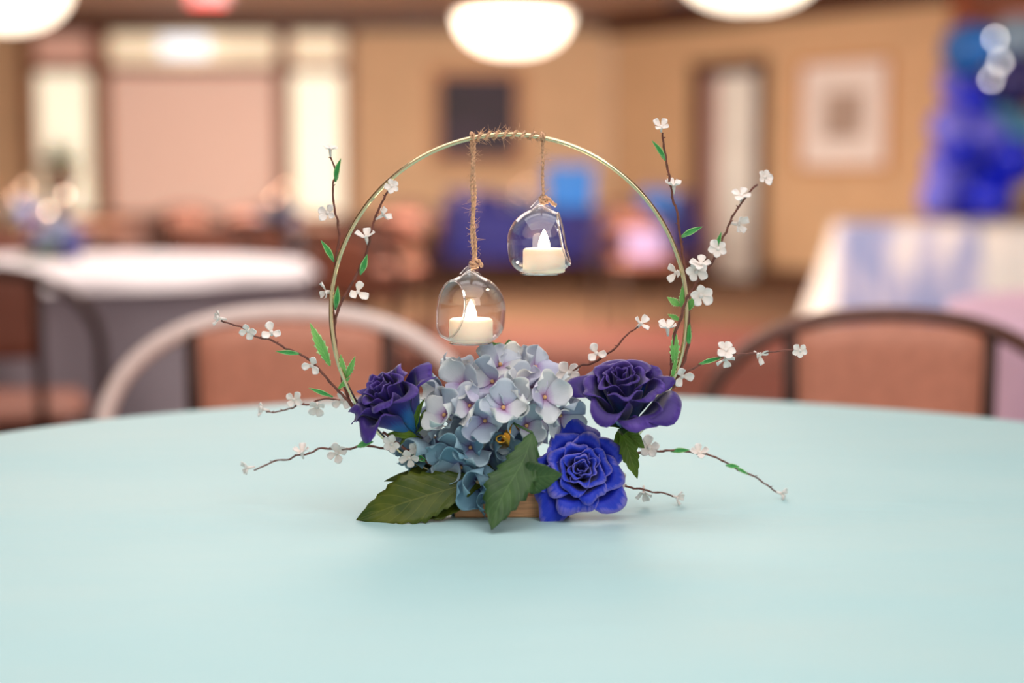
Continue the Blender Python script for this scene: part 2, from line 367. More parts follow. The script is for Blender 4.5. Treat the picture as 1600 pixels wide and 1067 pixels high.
# ------------------------------------------------------------ room shell
CEIL = 2.85; YB = 18.0
struct('floor', MB().add([(-10, -3, 0), (10, -3, 0), (10, 11.2, 0), (-10, 11.2, 0)], [(0, 1, 2, 3)]), M['carpet_red'])
fl2 = struct('floor_far', MB().add([(-10, 11.2, 0), (10, 11.2, 0), (10, 19, 0), (-10, 19, 0)], [(0, 1, 2, 3)]), M['carpet_tan']); fl2.name = 'floor.001'
struct('ceiling', MB().add([(-10, -3, CEIL), (-10, 20, CEIL), (10, 20, CEIL), (10, -3, CEIL)], [(0, 1, 2, 3)]), M['ceiling'])
A = Vector((1.10, YB, 0)); B = Vector((3.98, 14.5, 0))
struct('wall_back', MB().box(((-10+A.x)/2, YB+0.1, CEIL/2), (10+A.x, 0.2, CEIL)), M['wall_tan'])
struct('wall_left', MB().box((-9.9, 8, CEIL/2), (0.2, 22, CEIL)), M['wall_tan'])
def along(a, b, s, t, z0, z1, out=0.0, th=0.05):
    """box along the line a-b from fraction s to t; out: towards the room"""
    d = (b-a); n = Vector((d.y, -d.x, 0)).normalized()
    if n.y > 0: n = -n
    p = a+d*s; q = a+d*t; mid = (p+q)/2 + n*(out+th/2); ang = atan2(d.y, d.x)
    Mx = Matrix.Translation(Vector((mid.x, mid.y, (z0+z1)/2))) @ Matrix.Rotation(ang, 4, 'Z')
    return MB().box((0, 0, 0), ((q-p).length, th, z1-z0), Mx)
def solve(px):
    """fraction along A-B seen at pixel column px"""
    k = (px-800)/F/cos(PITCH)
    lo, hi = 0.0, 1.2
    for _ in range(50):
        m = (lo+hi)/2; p = A+(B-A)*m
        xx = 800+F*p.x/(p.y*cos(PITCH)+(1.03-1.3)*0)  # close to the horizon
        if xx < px: lo = m
        else: hi = m
    return lo
wr = along(A, B, 0, 1, 0, CEIL, out=-0.2, th=0.2); struct('wall_right', wr, M['wall_paper'])
struct('wall_right_far', MB().box((6.9, 17.3, CEIL/2), (6.2, 0.2, CEIL)), M['wall_tan']).name = 'wall_right.001'
struct('wall_return', MB().box((4.05, 15.9, CEIL/2), (0.14, 2.8, CEIL)), M['wall_tan']).name = 'wall_right.002'
# crown mouldings, baseboards, corner post, soffit
t1 = MB().box(((-10+A.x)/2, YB-0.09, CEIL-0.06), (10+A.x, 0.18, 0.12)); t1.box(((-10+A.x)/2, YB-0.03, CEIL-0.15), (10+A.x, 0.06, 0.06))
struct('trim_1', t1, M['dark_wood'])
t2 = along(A, B, -0.02, 1.0, CEIL-0.17, CEIL, 0, 0.18); t2.join(along(A, B, -0.02, 1.0, CEIL-0.25, CEIL-0.17, 0, 0.06)); struct('trim_2', t2, M['dark_wood'])
struct('baseboard_right', along(A, B, 0, 1, 0, 0.14, 0, 0.03), M['dark_wood'])
struct('baseboard_back', MB().box(((-10+A.x)/2, YB-0.02, 0.07), (10+A.x, 0.04, 0.14)), M['dark_wood'])
struct('trim_3', MB().box((4.0, 14.45, CEIL/2), (0.16, 0.2, CEIL)), M['orange_wood'])
struct('trim_4', MB().box((6.3, 14.9, 2.56), (4.5, 0.5, 0.18)), M['soffit'])
struct('trim_5', MB().box((6.3, 14.72, 2.45), (4.5, 0.14, 0.10)), M['red_wood'])
# ---- window wall (window_1)
win = bpy.data.objects.new('window_1', None); COL.objects.link(win); win.location = P(295, 430, YB-0.05); win['kind'] = 'structure'
def wbox(x0, y0, x1, y1, Y, th, name, mat, label=None):
    a = P(x0, y0, Y); b = P(x1, y1, Y); c = (a+b)/2
    o = part(name, MB().box(c, (abs(b.x-a.x), th, abs(a.z-b.z))), mat, win, False)
    if label: o['label'] = label
    return o
FB = 418
for x0, x1 in ((38, 58), (144, 172), (432, 456), (536, 552)): wbox(x0, 44, x1, FB, YB-0.10, 0.16, 'post', M['red_wood'])
wbox(38, 36, 552, 52, YB-0.10, 0.20, 'head_rail', M['dark_wood'])
wbox(58, 100, 536, 114, YB-0.09, 0.12, 'transom_rail', M['red_wood'])
wbox(58, 334, 536, 344, YB-0.09, 0.12, 'sill', M['red_wood'])
wbox(58, 344, 536, FB, YB-0.05, 0.08, 'lower_panel', M['pink_drape'])
wbox(58, 52, 144, 100, YB-0.03, 0.03, 'pane', M['pink_pane'])
wbox(172, 52, 432, 100, YB-0.03, 0.03, 'pane', M['transom'])
wbox(456, 52, 536, 100, YB-0.03, 0.03, 'pane', M['transom'])
wbox(58, 114, 144, 334, YB-0.03, 0.03, 'pane', M['curtain'])
wbox(456, 114, 536, 334, YB-0.03, 0.03, 'pane', M['curtain'])
wbox(172, 114, 432, 334, YB-0.05, 0.02, 'roller_shade', M['shade'])
# lit fixture under the transom
c = P(288, 73, YB-0.2); solo('wall_light', MB().box(c, (0.52, 0.12, 0.20)), M['white_lit'], 'white glowing box light in front of the transom panes', 'light', c)
# ---- framed pictures
def picture(pts, label, frame, mat, prt, Y=None, along_wall=False, wfrac=0.05):
    x0, y0, x1, y1 = pts
    if along_wall:
        s, t = solve(x0), solve(x1); pa = A+(B-A)*s; pb = A+(B-A)*t
        z0 = P(x0, y1, pa.y).z*0.5+P(x1, y1, pb.y).z*0.5; z1 = P(x0, y0, pa.y).z*0.5+P(x1, y0, pb.y).z*0.5
        W = (pb-pa).length; c = (pa+pb)/2; c.z = (z0+z1)/2; ang = atan2((B-A).y, (B-A).x)
        n = Vector(((B-A).y, -(B-A).x, 0)).normalized(); n = -n if n.y > 0 else n
    else:
        a, b = P(x0, y1, Y), P(x1, y0, Y); W = b.x-a.x; z0, z1 = a.z, b.z; c = (a+b)/2; ang = 0; n = Vector((0, -1, 0))
    c = c+n*0.02; H = z1-z0
    r = thing('framed_picture', label, 'picture', c)
    Mx = Matrix.Translation(c) @ Matrix.Rotation(ang, 4, 'Z')
    f = W*wfrac; fr = MB()
    for sx in (-1, 1): fr.box((sx*(W/2-f/2), 0, 0), (f, 0.05, H), Mx)
    for sz in (-1, 1): fr.box((0, 0, sz*(H/2-f/2)), (W-2*f, 0.05, f), Mx)
    part('frame', fr, frame, r, False)
    if mat: part('mat_board', MB().box((0, 0.008, 0), (W-2*f, 0.01, H-2*f), Mx), mat, r, False)
    k = 0.42 if mat else 0.93
    part('print', MB().box((0, 0.001, 0), (W*k if mat else W-2*f, 0.01, H*k if mat else H-2*f), Mx), prt, r, False)
picture((1247, 90, 1392, 268), 'framed print with wide pale pink mat on the tan right wall', M['tan_wood'], M['mat_board'], M['print'], along_wall=True, wfrac=0.045)
picture((672, 104, 822, 262), 'dark plum framed picture on the tan back wall', M['tan_wood'], None, M['dark_print'], Y=YB-0.03, wfrac=0.10)
# ---- doorway in the right wall
s0, s1 = solve(1088), solve(1200); dz = 2.22
door = bpy.data.objects.new('door_1', None); COL.objects.link(door); door.location = A+(B-A)*((s0+s1)/2); door['kind'] = 'structure'
ww = s1-s0
part('jamb', along(A, B, s0, s0+ww*0.16, 0, dz, 0, 0.10), M['dark_wood'], door, False)
part('jamb', along(A, B, s1-ww*0.10, s1, 0, dz, 0, 0.10), M['dark_wood'], door, False)
part('header', along(A, B, s0, s1, dz-0.12, dz+0.02, 0, 0.11), M['dark_wood'], door, False)
part('door_panel', along(A, B, s0+ww*0.34, s1-ww*0.10, 0.02, dz-0.12, 0.0, 0.04), M['lilac_white'], door, False)
part('door_panel', along(A, B, s0+ww*0.16, s0+ww*0.34, 0.02, dz-0.12, 0.0, 0.03), M['pink_drape'], door, False)
# ------------------------------------------------------------ ceiling bowl lamps
def bowl_lamp(px, yb, Y, label):
    b = P(px, yb, Y); R = 0.43; H = 0.29
    r = thing('ceiling_lamp', label, 'lamp', (b.x, b.y, b.z), 'bowl lamps hanging below the ceiling')
    prof = [(0.001, 0)]+[(R*sin(min(1, t)*pi/2)**0.8 if t < 1 else R, H*(1-cos(t*pi/2))) for t in [i/12 for i in range(1, 13)]]
    prof += [(R+0.012, H), (R+0.012, H+0.02), (R-0.01, H+0.02)]
    part('glass_bowl', MB().lathe(prof, 40, b), M['lamp_glow'], r)
    part('rim', MB().lathe([(R-0.01, H+0.0), (R+0.02, H+0.0), (R+0.02, H+0.03), (R-0.01, H+0.03), (R-0.01, H)], 40, b), M['bronze_metal'], r)
    for k in range(3):
        a = 2*pi*k/3+0.4
        part('rod', MB().tube([b+Vector((cos(a)*R*0.97, sin(a)*R*0.97, H+0.02)), Vector((b.x+0.05*cos(a), b.y+0.05*sin(a), CEIL-0.02))], 0.007, 6), M['bronze_metal'], r)
    part('canopy', MB().lathe([(0.001, -0.05), (0.07, -0.04), (0.09, 0)], 20, (b.x, b.y, CEIL)), M['bronze_metal'], r)
    part('finial', MB().sphere((b.x, b.y, b.z-0.01), 0.018), M['bronze_metal'], r)
    l = bpy.data.lights.new('bulb', 'POINT'); l.energy = 22; l.color = (1, 0.82, 0.62); l.shadow_soft_size = 0.1
    o = bpy.data.objects.new('bulb', l); COL.objects.link(o); o.parent = r; o.location = (0, 0, H+0.07)
bowl_lamp(802, 85, 12.4, 'glowing white bowl lamp above the gold hoop, top centre')
bowl_lamp(4, 47, 10.4, 'glowing white bowl lamp cut by the top left corner')
bowl_lamp(1170, 15, 9.2, 'glowing white bowl lamp at the top edge, right of centre')
def exit_sign(c, label):
    r = thing('exit_sign', label, 'sign', c)
    part('housing', MB().box(c, (0.32, 0.06, 0.17)), M['white_cloth'], r, False)
    # letters E X I T as bars
    mb = MB(); h = 0.10; x0 = c.x-0.12; y = c.y-0.035; z = c.z-0.05
    def seg(xa, za, xb, zb): mb.tube([(x0+xa, y, z+za), (x0+xb, y, z+zb)], 0.008, 5)
    seg(0, 0, 0, h); seg(0, 0, .045, 0); seg(0, h/2, .04, h/2); seg(0, h, .045, h)
    seg(.07, 0, .12, h); seg(.07, h, .12, 0); seg(.15, 0, .15, h); seg(.18, h, .24, h); seg(.21, 0, .21, h)
    part('lettering', mb, M['exit_red'], r)
    part('red_panel', MB().box((c.x, c.y-0.031, c.z-0.077), (0.3, 0.01, 0.03)), M['exit_red'], r, False)
    part('stem', MB().tube([(c.x, c.y, c.z+0.08), (c.x, c.y, CEIL)], 0.012, 6), M['bronze_metal'], r)
exit_sign(P(325, -12, 13.5), 'red lit exit sign hanging at the top edge, left of centre')
exit_sign(P(1592, 30, 15.3), 'red lit exit sign behind the balloon column')
for px, py in ((655, 30), (925, 34), (1062, 8)):
    c = PZ(px, py-8, CEIL-0.012)
    solo('recessed_downlight', MB().lathe([(0.001, 0.004), (0.10, 0.004), (0.12, -0.012), (0.15, -0.012), (0.16, 0.01)], 20, c), M['slate'], 'small grey recessed ceiling downlight, '+{655: 'left of the middle bowl lamp', 925: 'just right of the middle bowl lamp', 1062: 'above the doorway'}[px], 'downlight', c)
# ------------------------------------------------------------ tables, cloths
def round_table(cx, cy, R, label, h=TZ):
    r = thing('round_table', label, 'table', (cx, cy, 0))
    part('tabletop', MB().lathe([(0.001, h-0.03), (R-0.01, h-0.03), (R, h-0.015), (R-0.005, h-0.004), (0.001, h-0.004)], 48, (cx, cy, 0)), M['table_wood'], r)
    for k in range(4):
        a = pi/4+k*pi/2; x, y = cx+cos(a)*R*0.55, cy+sin(a)*R*0.55
        part('leg', MB().tube([(x, y, h-0.03), (x+0.03*cos(a), y+0.03*sin(a), 0.0)], 0.016, 8), M['dark_metal'], r)
def cloth_mb(cx, cy, R, z, drop, folds=16, amp=0.03, nr=20, nd=14, na=192, seed=0, ripple=0.0012):
    mb = MB(); vs = []; fs = []
    for j in range(nr+nd+1):
        for k in range(na):
            a = 2*pi*k/na
            if j <= nr:
                r = R*(max(j, 0.02)/nr); zz = z+ripple*mnoise.noise(Vector((r*cos(a)*3, r*sin(a)*6+seed, seed)))
                if j == nr: zz = z-0.002
            else:
                t = (j-nr)/nd
                fo = (0.5+0.5*sin(folds*a+1.3*sin(3*a+seed)))
                r = R+0.006+amp*fo*(t**0.7)*(1+t)+0.02*t; zz = z-0.004-drop*t
            vs.append((cx+r*cos(a), cy+r*sin(a), zz))
    for j in range(nr+nd):
        for k in range(na): fs.append((j*na+k, j*na+(k+1) % na, (j+1)*na+(k+1) % na, (j+1)*na+k))
    fs.append(tuple(range(na)))
    return mb.add(vs, fs)
TC = (0.047, 1.30)
round_table(TC[0], TC[1], 0.755, 'round table hidden under the pale aqua tablecloth in front')
solo('tablecloth', cloth_mb(TC[0], TC[1], 0.76, TZ, 0.55, seed=3, nr=60, amp=0.012, ripple=0.002), M['aqua_cloth'], 'pale aqua tablecloth spread over the round table in the foreground', 'tablecloth', (TC[0], TC[1], TZ))
T2 = (-1.52, 5.25, 0.83)
round_table(*T2, 'round table hidden under the white tablecloth at left')
solo('tablecloth', cloth_mb(T2[0], T2[1], T2[2]+.006, TZ+.002, 0.035, seed=5, amp=0.01, folds=13), M['white_cloth'], 'white top and edge of the tablecloth on the round table at left', 'tablecloth', (T2[0], T2[1], TZ))
solo('tablecloth', cloth_mb(T2[0], T2[1], T2[2], TZ-.002, 0.66, seed=5, amp=0.07, folds=13), M['shaded_cloth'], 'hanging side of the white tablecloth at left, greyed for shade', 'tablecloth', (T2[0], T2[1], TZ-.1))  # same tablecloth, drop split off to carry its painted shade
T3 = (1.72, 3.4, 0.76)
round_table(*T3, 'round table hidden under the pink cloth at the right edge')
solo('tablecloth', cloth_mb(T3[0], T3[1], T3[2]+.005, TZ, 0.62, seed=8, amp=0.06, folds=13), M['pink_cloth'], 'pale pink lilac tablecloth on the table at the right edge', 'tablecloth', (T3[0], T3[1], TZ))
# banquet table at right under the balloons
def rect_cloth(x0, x1, y0, y1, z, drop, flare=0.14, mat=None, label='', zb=None, folds=9, cut=None, name='tablecloth'):
    mb = MB(); N = 40; ring = []
    def per(e, n):
        pts = []
        for i in range(n): t = i/n; pts.append((x0-e+(x1-x0+2*e)*t, y0-e, (0, -1)))
        for i in range(n//3): t = i/(n//3); pts.append((x1+e, y0-e+(y1-y0+2*e)*t, (1, 0)))
        for i in range(n): t = i/n; pts.append((x1+e-(x1-x0+2*e)*t, y1+e, (0, 1)))
        for i in range(n//3): t = i/(n//3); pts.append((x0-e, y1+e-(y1-y0+2*e)*t, (-1, 0)))
        return pts
    rows = 10; vs = []; fs = []
    base = per(0, 96); m = len(base)
    for j in range(rows+1):
        t = j/rows
        for i, (x, y, n) in enumerate(per(flare*t, 96)):
            f = 0.05*t*(0.5+0.5*sin(i*2*pi*folds/96+sin(i*0.11)*2))
            vs.append((x+n[0]*f, y+n[1]*f, z-drop*t-0.003*(j > 0)))
    for j in range(rows):
        for i in range(m): fs.append((j*m+i, j*m+(i+1) % m, (j+1)*m+(i+1) % m, (j+1)*m+i))
    fs.append(tuple(range(m)))
    mb.add(vs, fs)
    return solo(name, mb, mat, label, 'tablecloth', ((x0+x1)/2, (y0+y1)/2, z))
def rect_table(x0, x1, y0, y1, h, label, mat=None):
    r = thing('banquet_table', label, 'table', ((x0+x1)/2, (y0+y1)/2, 0))
    part('tabletop', MB().box(((x0+x1)/2, (y0+y1)/2, h-0.02), (x1-x0, y1-y0, 0.03)), mat or M['table_wood'], r, False)
    for x in (x0+.12, x1-.12):
        for y in (y0+.1, y1-.1):
            part('leg', MB().tube([(x, y, h-.03), (x, y, 0)], 0.02, 8), M['dark_metal'], r)
bx0, bx1 = 2.17, 4.4; by0, by1 = 10.0, 10.8
rect_table(bx0, bx1, by0, by1, TZ, 'long banquet table hidden under pale cloths by the balloons')
rect_cloth(bx0, bx1, by0, by1, TZ+0.004, 0.70, 0.16, M['cream_cloth'], 'cream white cloth over the long table below the balloon column')
# overlay cloth: panel of blue grey drape on the front of that table
mb = MB(); 
def ov(u, v):
    x = 2.02+u*0.88+0.0; t = v
    return (x+0.03*t*(1-2*u)*-1, by0-0.03-0.19*t-0.02*sin(u*34)*t, TZ+0.0-0.66*t)
mb.grid(ov, 60, 10)
o = solo('table_overlay', mb, M['overlay'], 'blue grey sheer overlay hanging on the front of the long pale table', 'overlay', (2.45, by0, TZ), thick=0.003)
# ------------------------------------------------------------ chairs
def make_chair(label, frame_mat, group=None, tube_r=0.0135):
    r = thing('dining_chair', label, 'chair', (0, 0, 0), group)       # faces +y, back at y=-0.22
    HW, ZT, ZS = 0.297, 0.83, 0.60
    def hoop(y, hw, zt, zs, n=28):
        pts = [Vector((-hw, y+0.10, 0.0)), Vector((-hw, y+0.04, 0.3))]
        for i in range(n+1):
            a = pi-pi*i/n; c, s = cos(a), sin(a)
            pts.append(Vector((hw*math.copysign(abs(c)**0.86, c), y-0.03*abs(s), zs+(zt-zs)*abs(s)**0.86)))
        pts += [Vector((hw, y+0.04, 0.3)), Vector((hw, y+0.10, 0.0))]; return pts
    part('back_frame', MB().tube(catmull(hoop(-0.22, HW, ZT-0.0125, ZS), 3), tube_r, 10), frame_mat, r)
    for s in (-1, 1):
        part('back_post', MB().tube([(s*0.15, -0.19, 0.42), (s*0.152, -0.235, 0.62), (s*0.155, -0.245, 0.798)], 0.0125, 8), M['dark_metal'], r)
        part('leg', MB().tube([(s*0.21, 0.20, 0.42), (s*0.235, 0.25, 0.0)], 0.012, 8), frame_mat, r)
    def pad(u, v):
        a = (u-0.5)*2; return Vector((a*0.148, 0, 0.60+v*(0.205-0.018*a*a)))
    pb = MB(); n = 12
    def side(sgn):
        def fn(u, v):
            p = pad(u, v); ed = min(1, 9*min(u, 1-u))*min(1, 9*min(v, 1-v)); ed = sqrt(ed)
            p.y = -0.24+sgn*0.018*ed; return p
        return fn
    pb.grid(side(1), 16, 12); pb.grid(side(-1), 16, 12)
    part('back_pad', pb, M['rust_vinyl'], r)
    sb = MB()
    def seat(sgn):
        def fn(u, v):
            a = (u-0.5)*2; b = (v-0.5)*2
            ed = sqrt(max(0, 1-max(abs(a), abs(b))**6)); k = 1-0.10*(a*a*b*b)
            return Vector((a*0.235*k, 0.01+b*0.22*k, 0.445+sgn*0.033*ed))
        return fn
    sb.grid(seat(1), 20, 20); sb.grid(seat(-1), 20, 20)
    part('seat', sb, M['rust_vinyl'], r)
    rail = MB(); rail.tube([(-.21, .20, .41), (.21, .20, .41), (.23, -.19, .41), (-.23, -.19, .41)], 0.010, 6, closed=True)
    part('seat_frame', rail, frame_mat, r)
    return r
ch0 = make_chair('rust padded chair with metal hoop back tinted pale for light at the left of the front table', M['lit_metal'], tube_r=0.0155)
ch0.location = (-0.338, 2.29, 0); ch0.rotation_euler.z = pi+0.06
ch1 = make_chair('rust padded chair with dark bronze hoop back at the right of the front table', M['bronze_metal'])
ch1.location = (0.572, 2.27, 0); ch1.rotation_euler.z = pi-0.10
ch2 = make_chair('chair at the left edge in front of the white table, back turned to us', M['dark_metal'])
for c_ in ch2.children:
    if c_.name.startswith(('seat', 'back_pad')) and not c_.name.startswith('seat_frame'):
        c_.data.materials.clear(); c_.data.materials.append(M['brown_vinyl'])
ch2.location = (P(-24, 300, 4.05).x, 4.05, 0); ch2.rotation_euler.z = atan2(T2[1]-4.05, T2[0]-P(-24, 300, 4.05).x)-pi/2; ch2['group'] = 'dining chairs around the other tables'
def put_chair(px, Y, face, label, group=None, src=ch2):
    c = copy_tree(src); c.location = (P(px, 300, Y).x, Y, 0); c.rotation_euler.z = face
    c['label'] = label
    if group: c['group'] = group
    return c
def face_to(px, Y, tx, ty):
    x = P(px, 300, Y).x; return atan2(ty-Y, tx-x)-pi/2
def near(px, Y, T, label, **k): put_chair(px, Y, face_to(px, Y, T[0], T[1]), label, 'dining chairs around the other tables', **k)
near(285, 6.5, T2, 'chair with arched back just behind the white table, right of its flowers')
near(20, 6.55, T2, 'chair behind the white table, at the left edge behind the flowers')
near(470, 6.2, T2, 'chair at the right end of the white table')
# middle tables
T4 = (P(470, 300, 9.5).x, 9.5, 0.8); T5 = (P(840, 300, 13.6).x, 13.6, 0.8)
for T, nm in ((T4, 'bare brown round table in the middle distance left of the hoop'),):
    round_table(T[0], T[1], T[2], nm)
for i, (px, Y, nm) in enumerate(((325, 9.6, 'chair at the left side of the bare brown table'), (410, 8.25, 'chair in front of the bare brown table, to the left'), (560, 8.35, 'chair in front of the bare brown table, to the right'), (625, 9.6, 'chair at the right side of the bare brown table'), (400, 10.7, 'chair behind the bare brown table, to the left'), (606, 10.7, 'chair behind the bare brown table, to the right'))):
    near(px, Y, T4, nm)
for px, Y, nm in ((640, 14.2, 'left chair of the row before the navy covered table'), (965, 14.2, 'right chair of the row before the navy covered table')):
    put_chair(px, Y, 0, nm, 'dining chairs around the other tables')
for px, Y, nm in ((290, 12.5, 'far chair below the roller shade, to the left'), (425, 12.9, 'far chair below the roller shade, to the right')):
    put_chair(px, Y, 0.2, nm, 'dining chairs around the other tables')
# navy table with wrapped gifts
def X(px, Y): return P(px, 300, Y).x
rect_table(X(690, 15.4), X(945, 15.4), 15.0, 15.7, TZ, 'dark table under the navy cloth by the back wall')
rect_cloth(X(688, 15.4), X(947, 15.4), 14.98, 15.72, TZ+0.004, 0.48, 0.03, M['navy_cloth'], 'navy blue short cloth on the far table by the back wall')
rect_table(X(985, 15.2), X(1082, 15.2), 14.9, 15.4, TZ-0.1, 'small dark table left of the doorway')
rect_cloth(X(983, 15.2), X(1084, 15.2), 14.88, 15.42, TZ-0.096, 0.30, 0.03, M['navy_cloth'], 'navy blue short cloth on the small table left of the doorway')
def gift_bag(px, Y, w, h, z, mat, label):
    x = X(px, Y); r = thing('gift_bag', label, 'gift bag', (x, Y, z))
    mb = MB(); d = w*0.4
    vs = [(x-w/2, Y-d/2, z), (x+w/2, Y-d/2, z), (x+w/2, Y+d/2, z), (x-w/2, Y+d/2, z), (x-w*.54, Y-d*.6, z+h), (x+w*.54, Y-d*.6, z+h), (x+w*.54, Y+d*.6, z+h), (x-w*.54, Y+d*.6, z+h)]
    mb.add(vs, [(0, 1, 5, 4), (1, 2, 6, 5), (2, 3, 7, 6), (3, 0, 4, 7), (3, 2, 1, 0)])
    part('bag', mb, mat, r, False, thick=0.004)
    for s in (-1, 1):
        part('handle', MB().tube([(x-w*.2, Y+s*d*.55, z+h-.01)]+[(x+w*.2*cos(pi-pi*i/8), Y+s*d*.55, z+h+0.09*sin(pi*i/8)) for i in range(9)]+[(x+w*.2, Y+s*d*.55, z+h-.01)], 0.004, 5), M['lilac_paper'], r)
def gift_box(px, Y, w, h, z, mat, label):
    x = X(px, Y); r = thing('gift_box', label, 'gift box', (x, Y, z))
    part('box_body', MB().box((x, Y, z+h*.4), (w, w*.7, h*.8)), mat, r, False)
    part('lid', MB().box((x, Y, z+h*.9), (w*1.05, w*.74, h*.2)), mat, r, False)
    part('ribbon', MB().box((x, Y, z+h*.5), (w*.1, w*.76, h*1.02)), M['lilac_paper'], r, False)
gift_bag(890, 15.2, 0.42, 0.40, TZ+.005, M['azure_paper'], 'large azure gift bag on the navy covered table')
gift_box(735, 15.3, 0.42, 0.16, TZ+.005, M['navy_cloth'], 'navy gift box at the left end of the navy covered table')
gift_box(790, 15.45, 0.30, 0.12, TZ+.005, M['navy_cloth'], 'low navy gift box in the middle of the navy covered table')
gift_bag(1025, 15.1, 0.30, 0.26, TZ-.095, M['azure_paper'], 'azure gift bag on the small table left of the doorway')
gift_box(1062, 15.2, 0.22, 0.24, TZ-.095, M['navy_cloth'], 'navy gift box beside the azure bag left of the doorway')
put_chair(1008, 11.2, pi+.2, 'chair facing us with a pale lilac box on its seat, left of the doorway')
gift_box(1008, 11.18, 0.26, 0.2, 0.482, M['lilac_paper'], 'pale lilac gift box on a chair seat left of the doorway')
gift_box(432, 10.4, 0.26, 0.24, TZ-.203, M['slate'], 'slate grey box on the small stand right of the roller shade')
rect_table(X(400, 10.4), X(466, 10.4), 10.2, 10.6, TZ-.2, 'small dark stand under the slate grey box')
# ------------------------------------------------------------ balloons
BL = [(1515, 75, 40, 'azure', 'azure balloon at the top left of the balloon column'), (1585, 62, 38, 'grey', 'pale grey blue balloon at the top of the balloon column'),
      (1502, 128, 33, 'highlit', 'highlight tinted blue balloon below the azure top balloon'), (1586, 122, 40, 'navy', 'dark navy balloon behind the string lights'),
      (1516, 160, 34, 'royal', 'royal blue balloon third down in the column'), (1560, 168, 34, 'teal', 'muted teal balloon under the string lights'),
      (1484, 200, 33, 'highlit', 'highlight tinted blue balloon bulging left, halfway up the column'), (1532, 214, 36, 'highlit', 'highlight tinted balloon in the middle of the column'),
      (1588, 206, 32, 'teal', 'grey teal balloon at the right edge, halfway up'), (1498, 232, 32, 'royal', 'royal blue balloon beneath the left highlight tinted bulge'),
      (1482, 262, 36, 'highlit', 'highlight tinted blue balloon low on the left side of the column'), (1530, 268, 40, 'royal', 'big royal blue balloon low in the column centre'),
      (1582, 250, 36, 'royal', 'royal blue balloon at the right edge above the gold one'), (1466, 308, 30, 'highlit', 'highlight tinted blue balloon lowest at the left by the tabletop'),
      (1508, 306, 40, 'royal', 'royal blue balloon lowest in the middle by the tabletop'), (1550, 310, 34, 'royal', 'royal blue balloon beside the gold balloon at the bottom'),
      (1590, 292, 34, 'gold', 'cream gold balloon at the right edge of the column')]
bp0 = None
for i, (px, py, r, c, lab) in enumerate(BL):
    Y = 11.3+0.16*((i*7) % 3-1)+(0.12 if c == 'navy' else 0); ctr = P(px, py, Y); R = r*Y/F
    q = thing('balloon', lab, 'balloon', ctr, 'balloons in the blue column')
    tilt = Vector((random.uniform(-.8, .8), random.uniform(-.1, .8), random.uniform(-.6, .6)-0.3)).normalized()
    prof = []
    for k in range(15):
        t = pi*k/14; rr = R*sin(t)*(1+0.08*cos(t)); prof.append((max(rr, .0005), -R*1.12*cos(t) if cos(t) < 0 else -R*1.12*cos(t)))
    prof = [(a, -b) for a, b in prof]
    Mx = Matrix.Translation(ctr) @ frame_to(tilt)
    part('balloon_skin', MB().lathe(prof, 24, (0, 0, 0), Mx), M['balloon'][c], q)
    part('knot', MB().lathe([(0.002, 0), (0.008, 0.006), (0.012, 0.022)], 8, (0, 0, R*1.11), Mx), M['balloon'][c], q)
lc = P(1556, 95, 10.95)
q = thing('light_string', 'short string of three glowing white bulbs on the balloon column', 'light string', lc)
for i, (px, py) in enumerate(((1555, 60), (1563, 97), (1549, 124))):
    c = P(px, py, 10.95); part('bulb', MB().sphere(c, 0.012, 10), M['string_bulb'], q)
part('wire', MB().tube(catmull([P(1560, 30, 11.6), P(1550, 40, 11.1), P(1557, 60, 10.965), P(1566, 97, 10.965), P(1552, 124, 10.965), P(1556, 150, 11.0)], 6), 0.003, 5), M['dark_metal'], q)
cst = thing('balloon_stand', 'thin dark pole holding up the balloon column', 'stand', (X(1545, 11.6), 11.6, 0))
part('pole', MB().tube([(X(1545, 11.6), 11.6, 0.02), (X(1545, 11.6), 11.6, 2.0)], 0.012, 8), M['dark_metal'], cst)
part('base', MB().lathe([(0.001, 0), (0.2, 0), (0.2, 0.015), (0.001, 0.025)], 24, (X(1545, 11.6), 11.6, 0)), M['dark_metal'], cst)
# plant on tall stand behind the white table
pc = P(95, 300, 7.4); pz = P(95, 262, 7.4).z
pl = thing('potted_plant', 'bushy green plant in a tall brown pot behind the white table', 'plant', (pc.x, pc.y, 0))
part('pot', MB().lathe([(0.001, 0), (0.14, 0), (0.12, 0.02), (0.03, 0.05), (0.025, pz-0.25), (0.04, pz-0.2), (0.085, pz), (0.07, pz), (0.001, pz-0.03)], 24, (pc.x, pc.y, 0)), M['pot'], pl)

# ============================================================ CENTREPIECE
O = P(795, 795)     # foot of the hoop
def shift(name_objs, d):
    pass
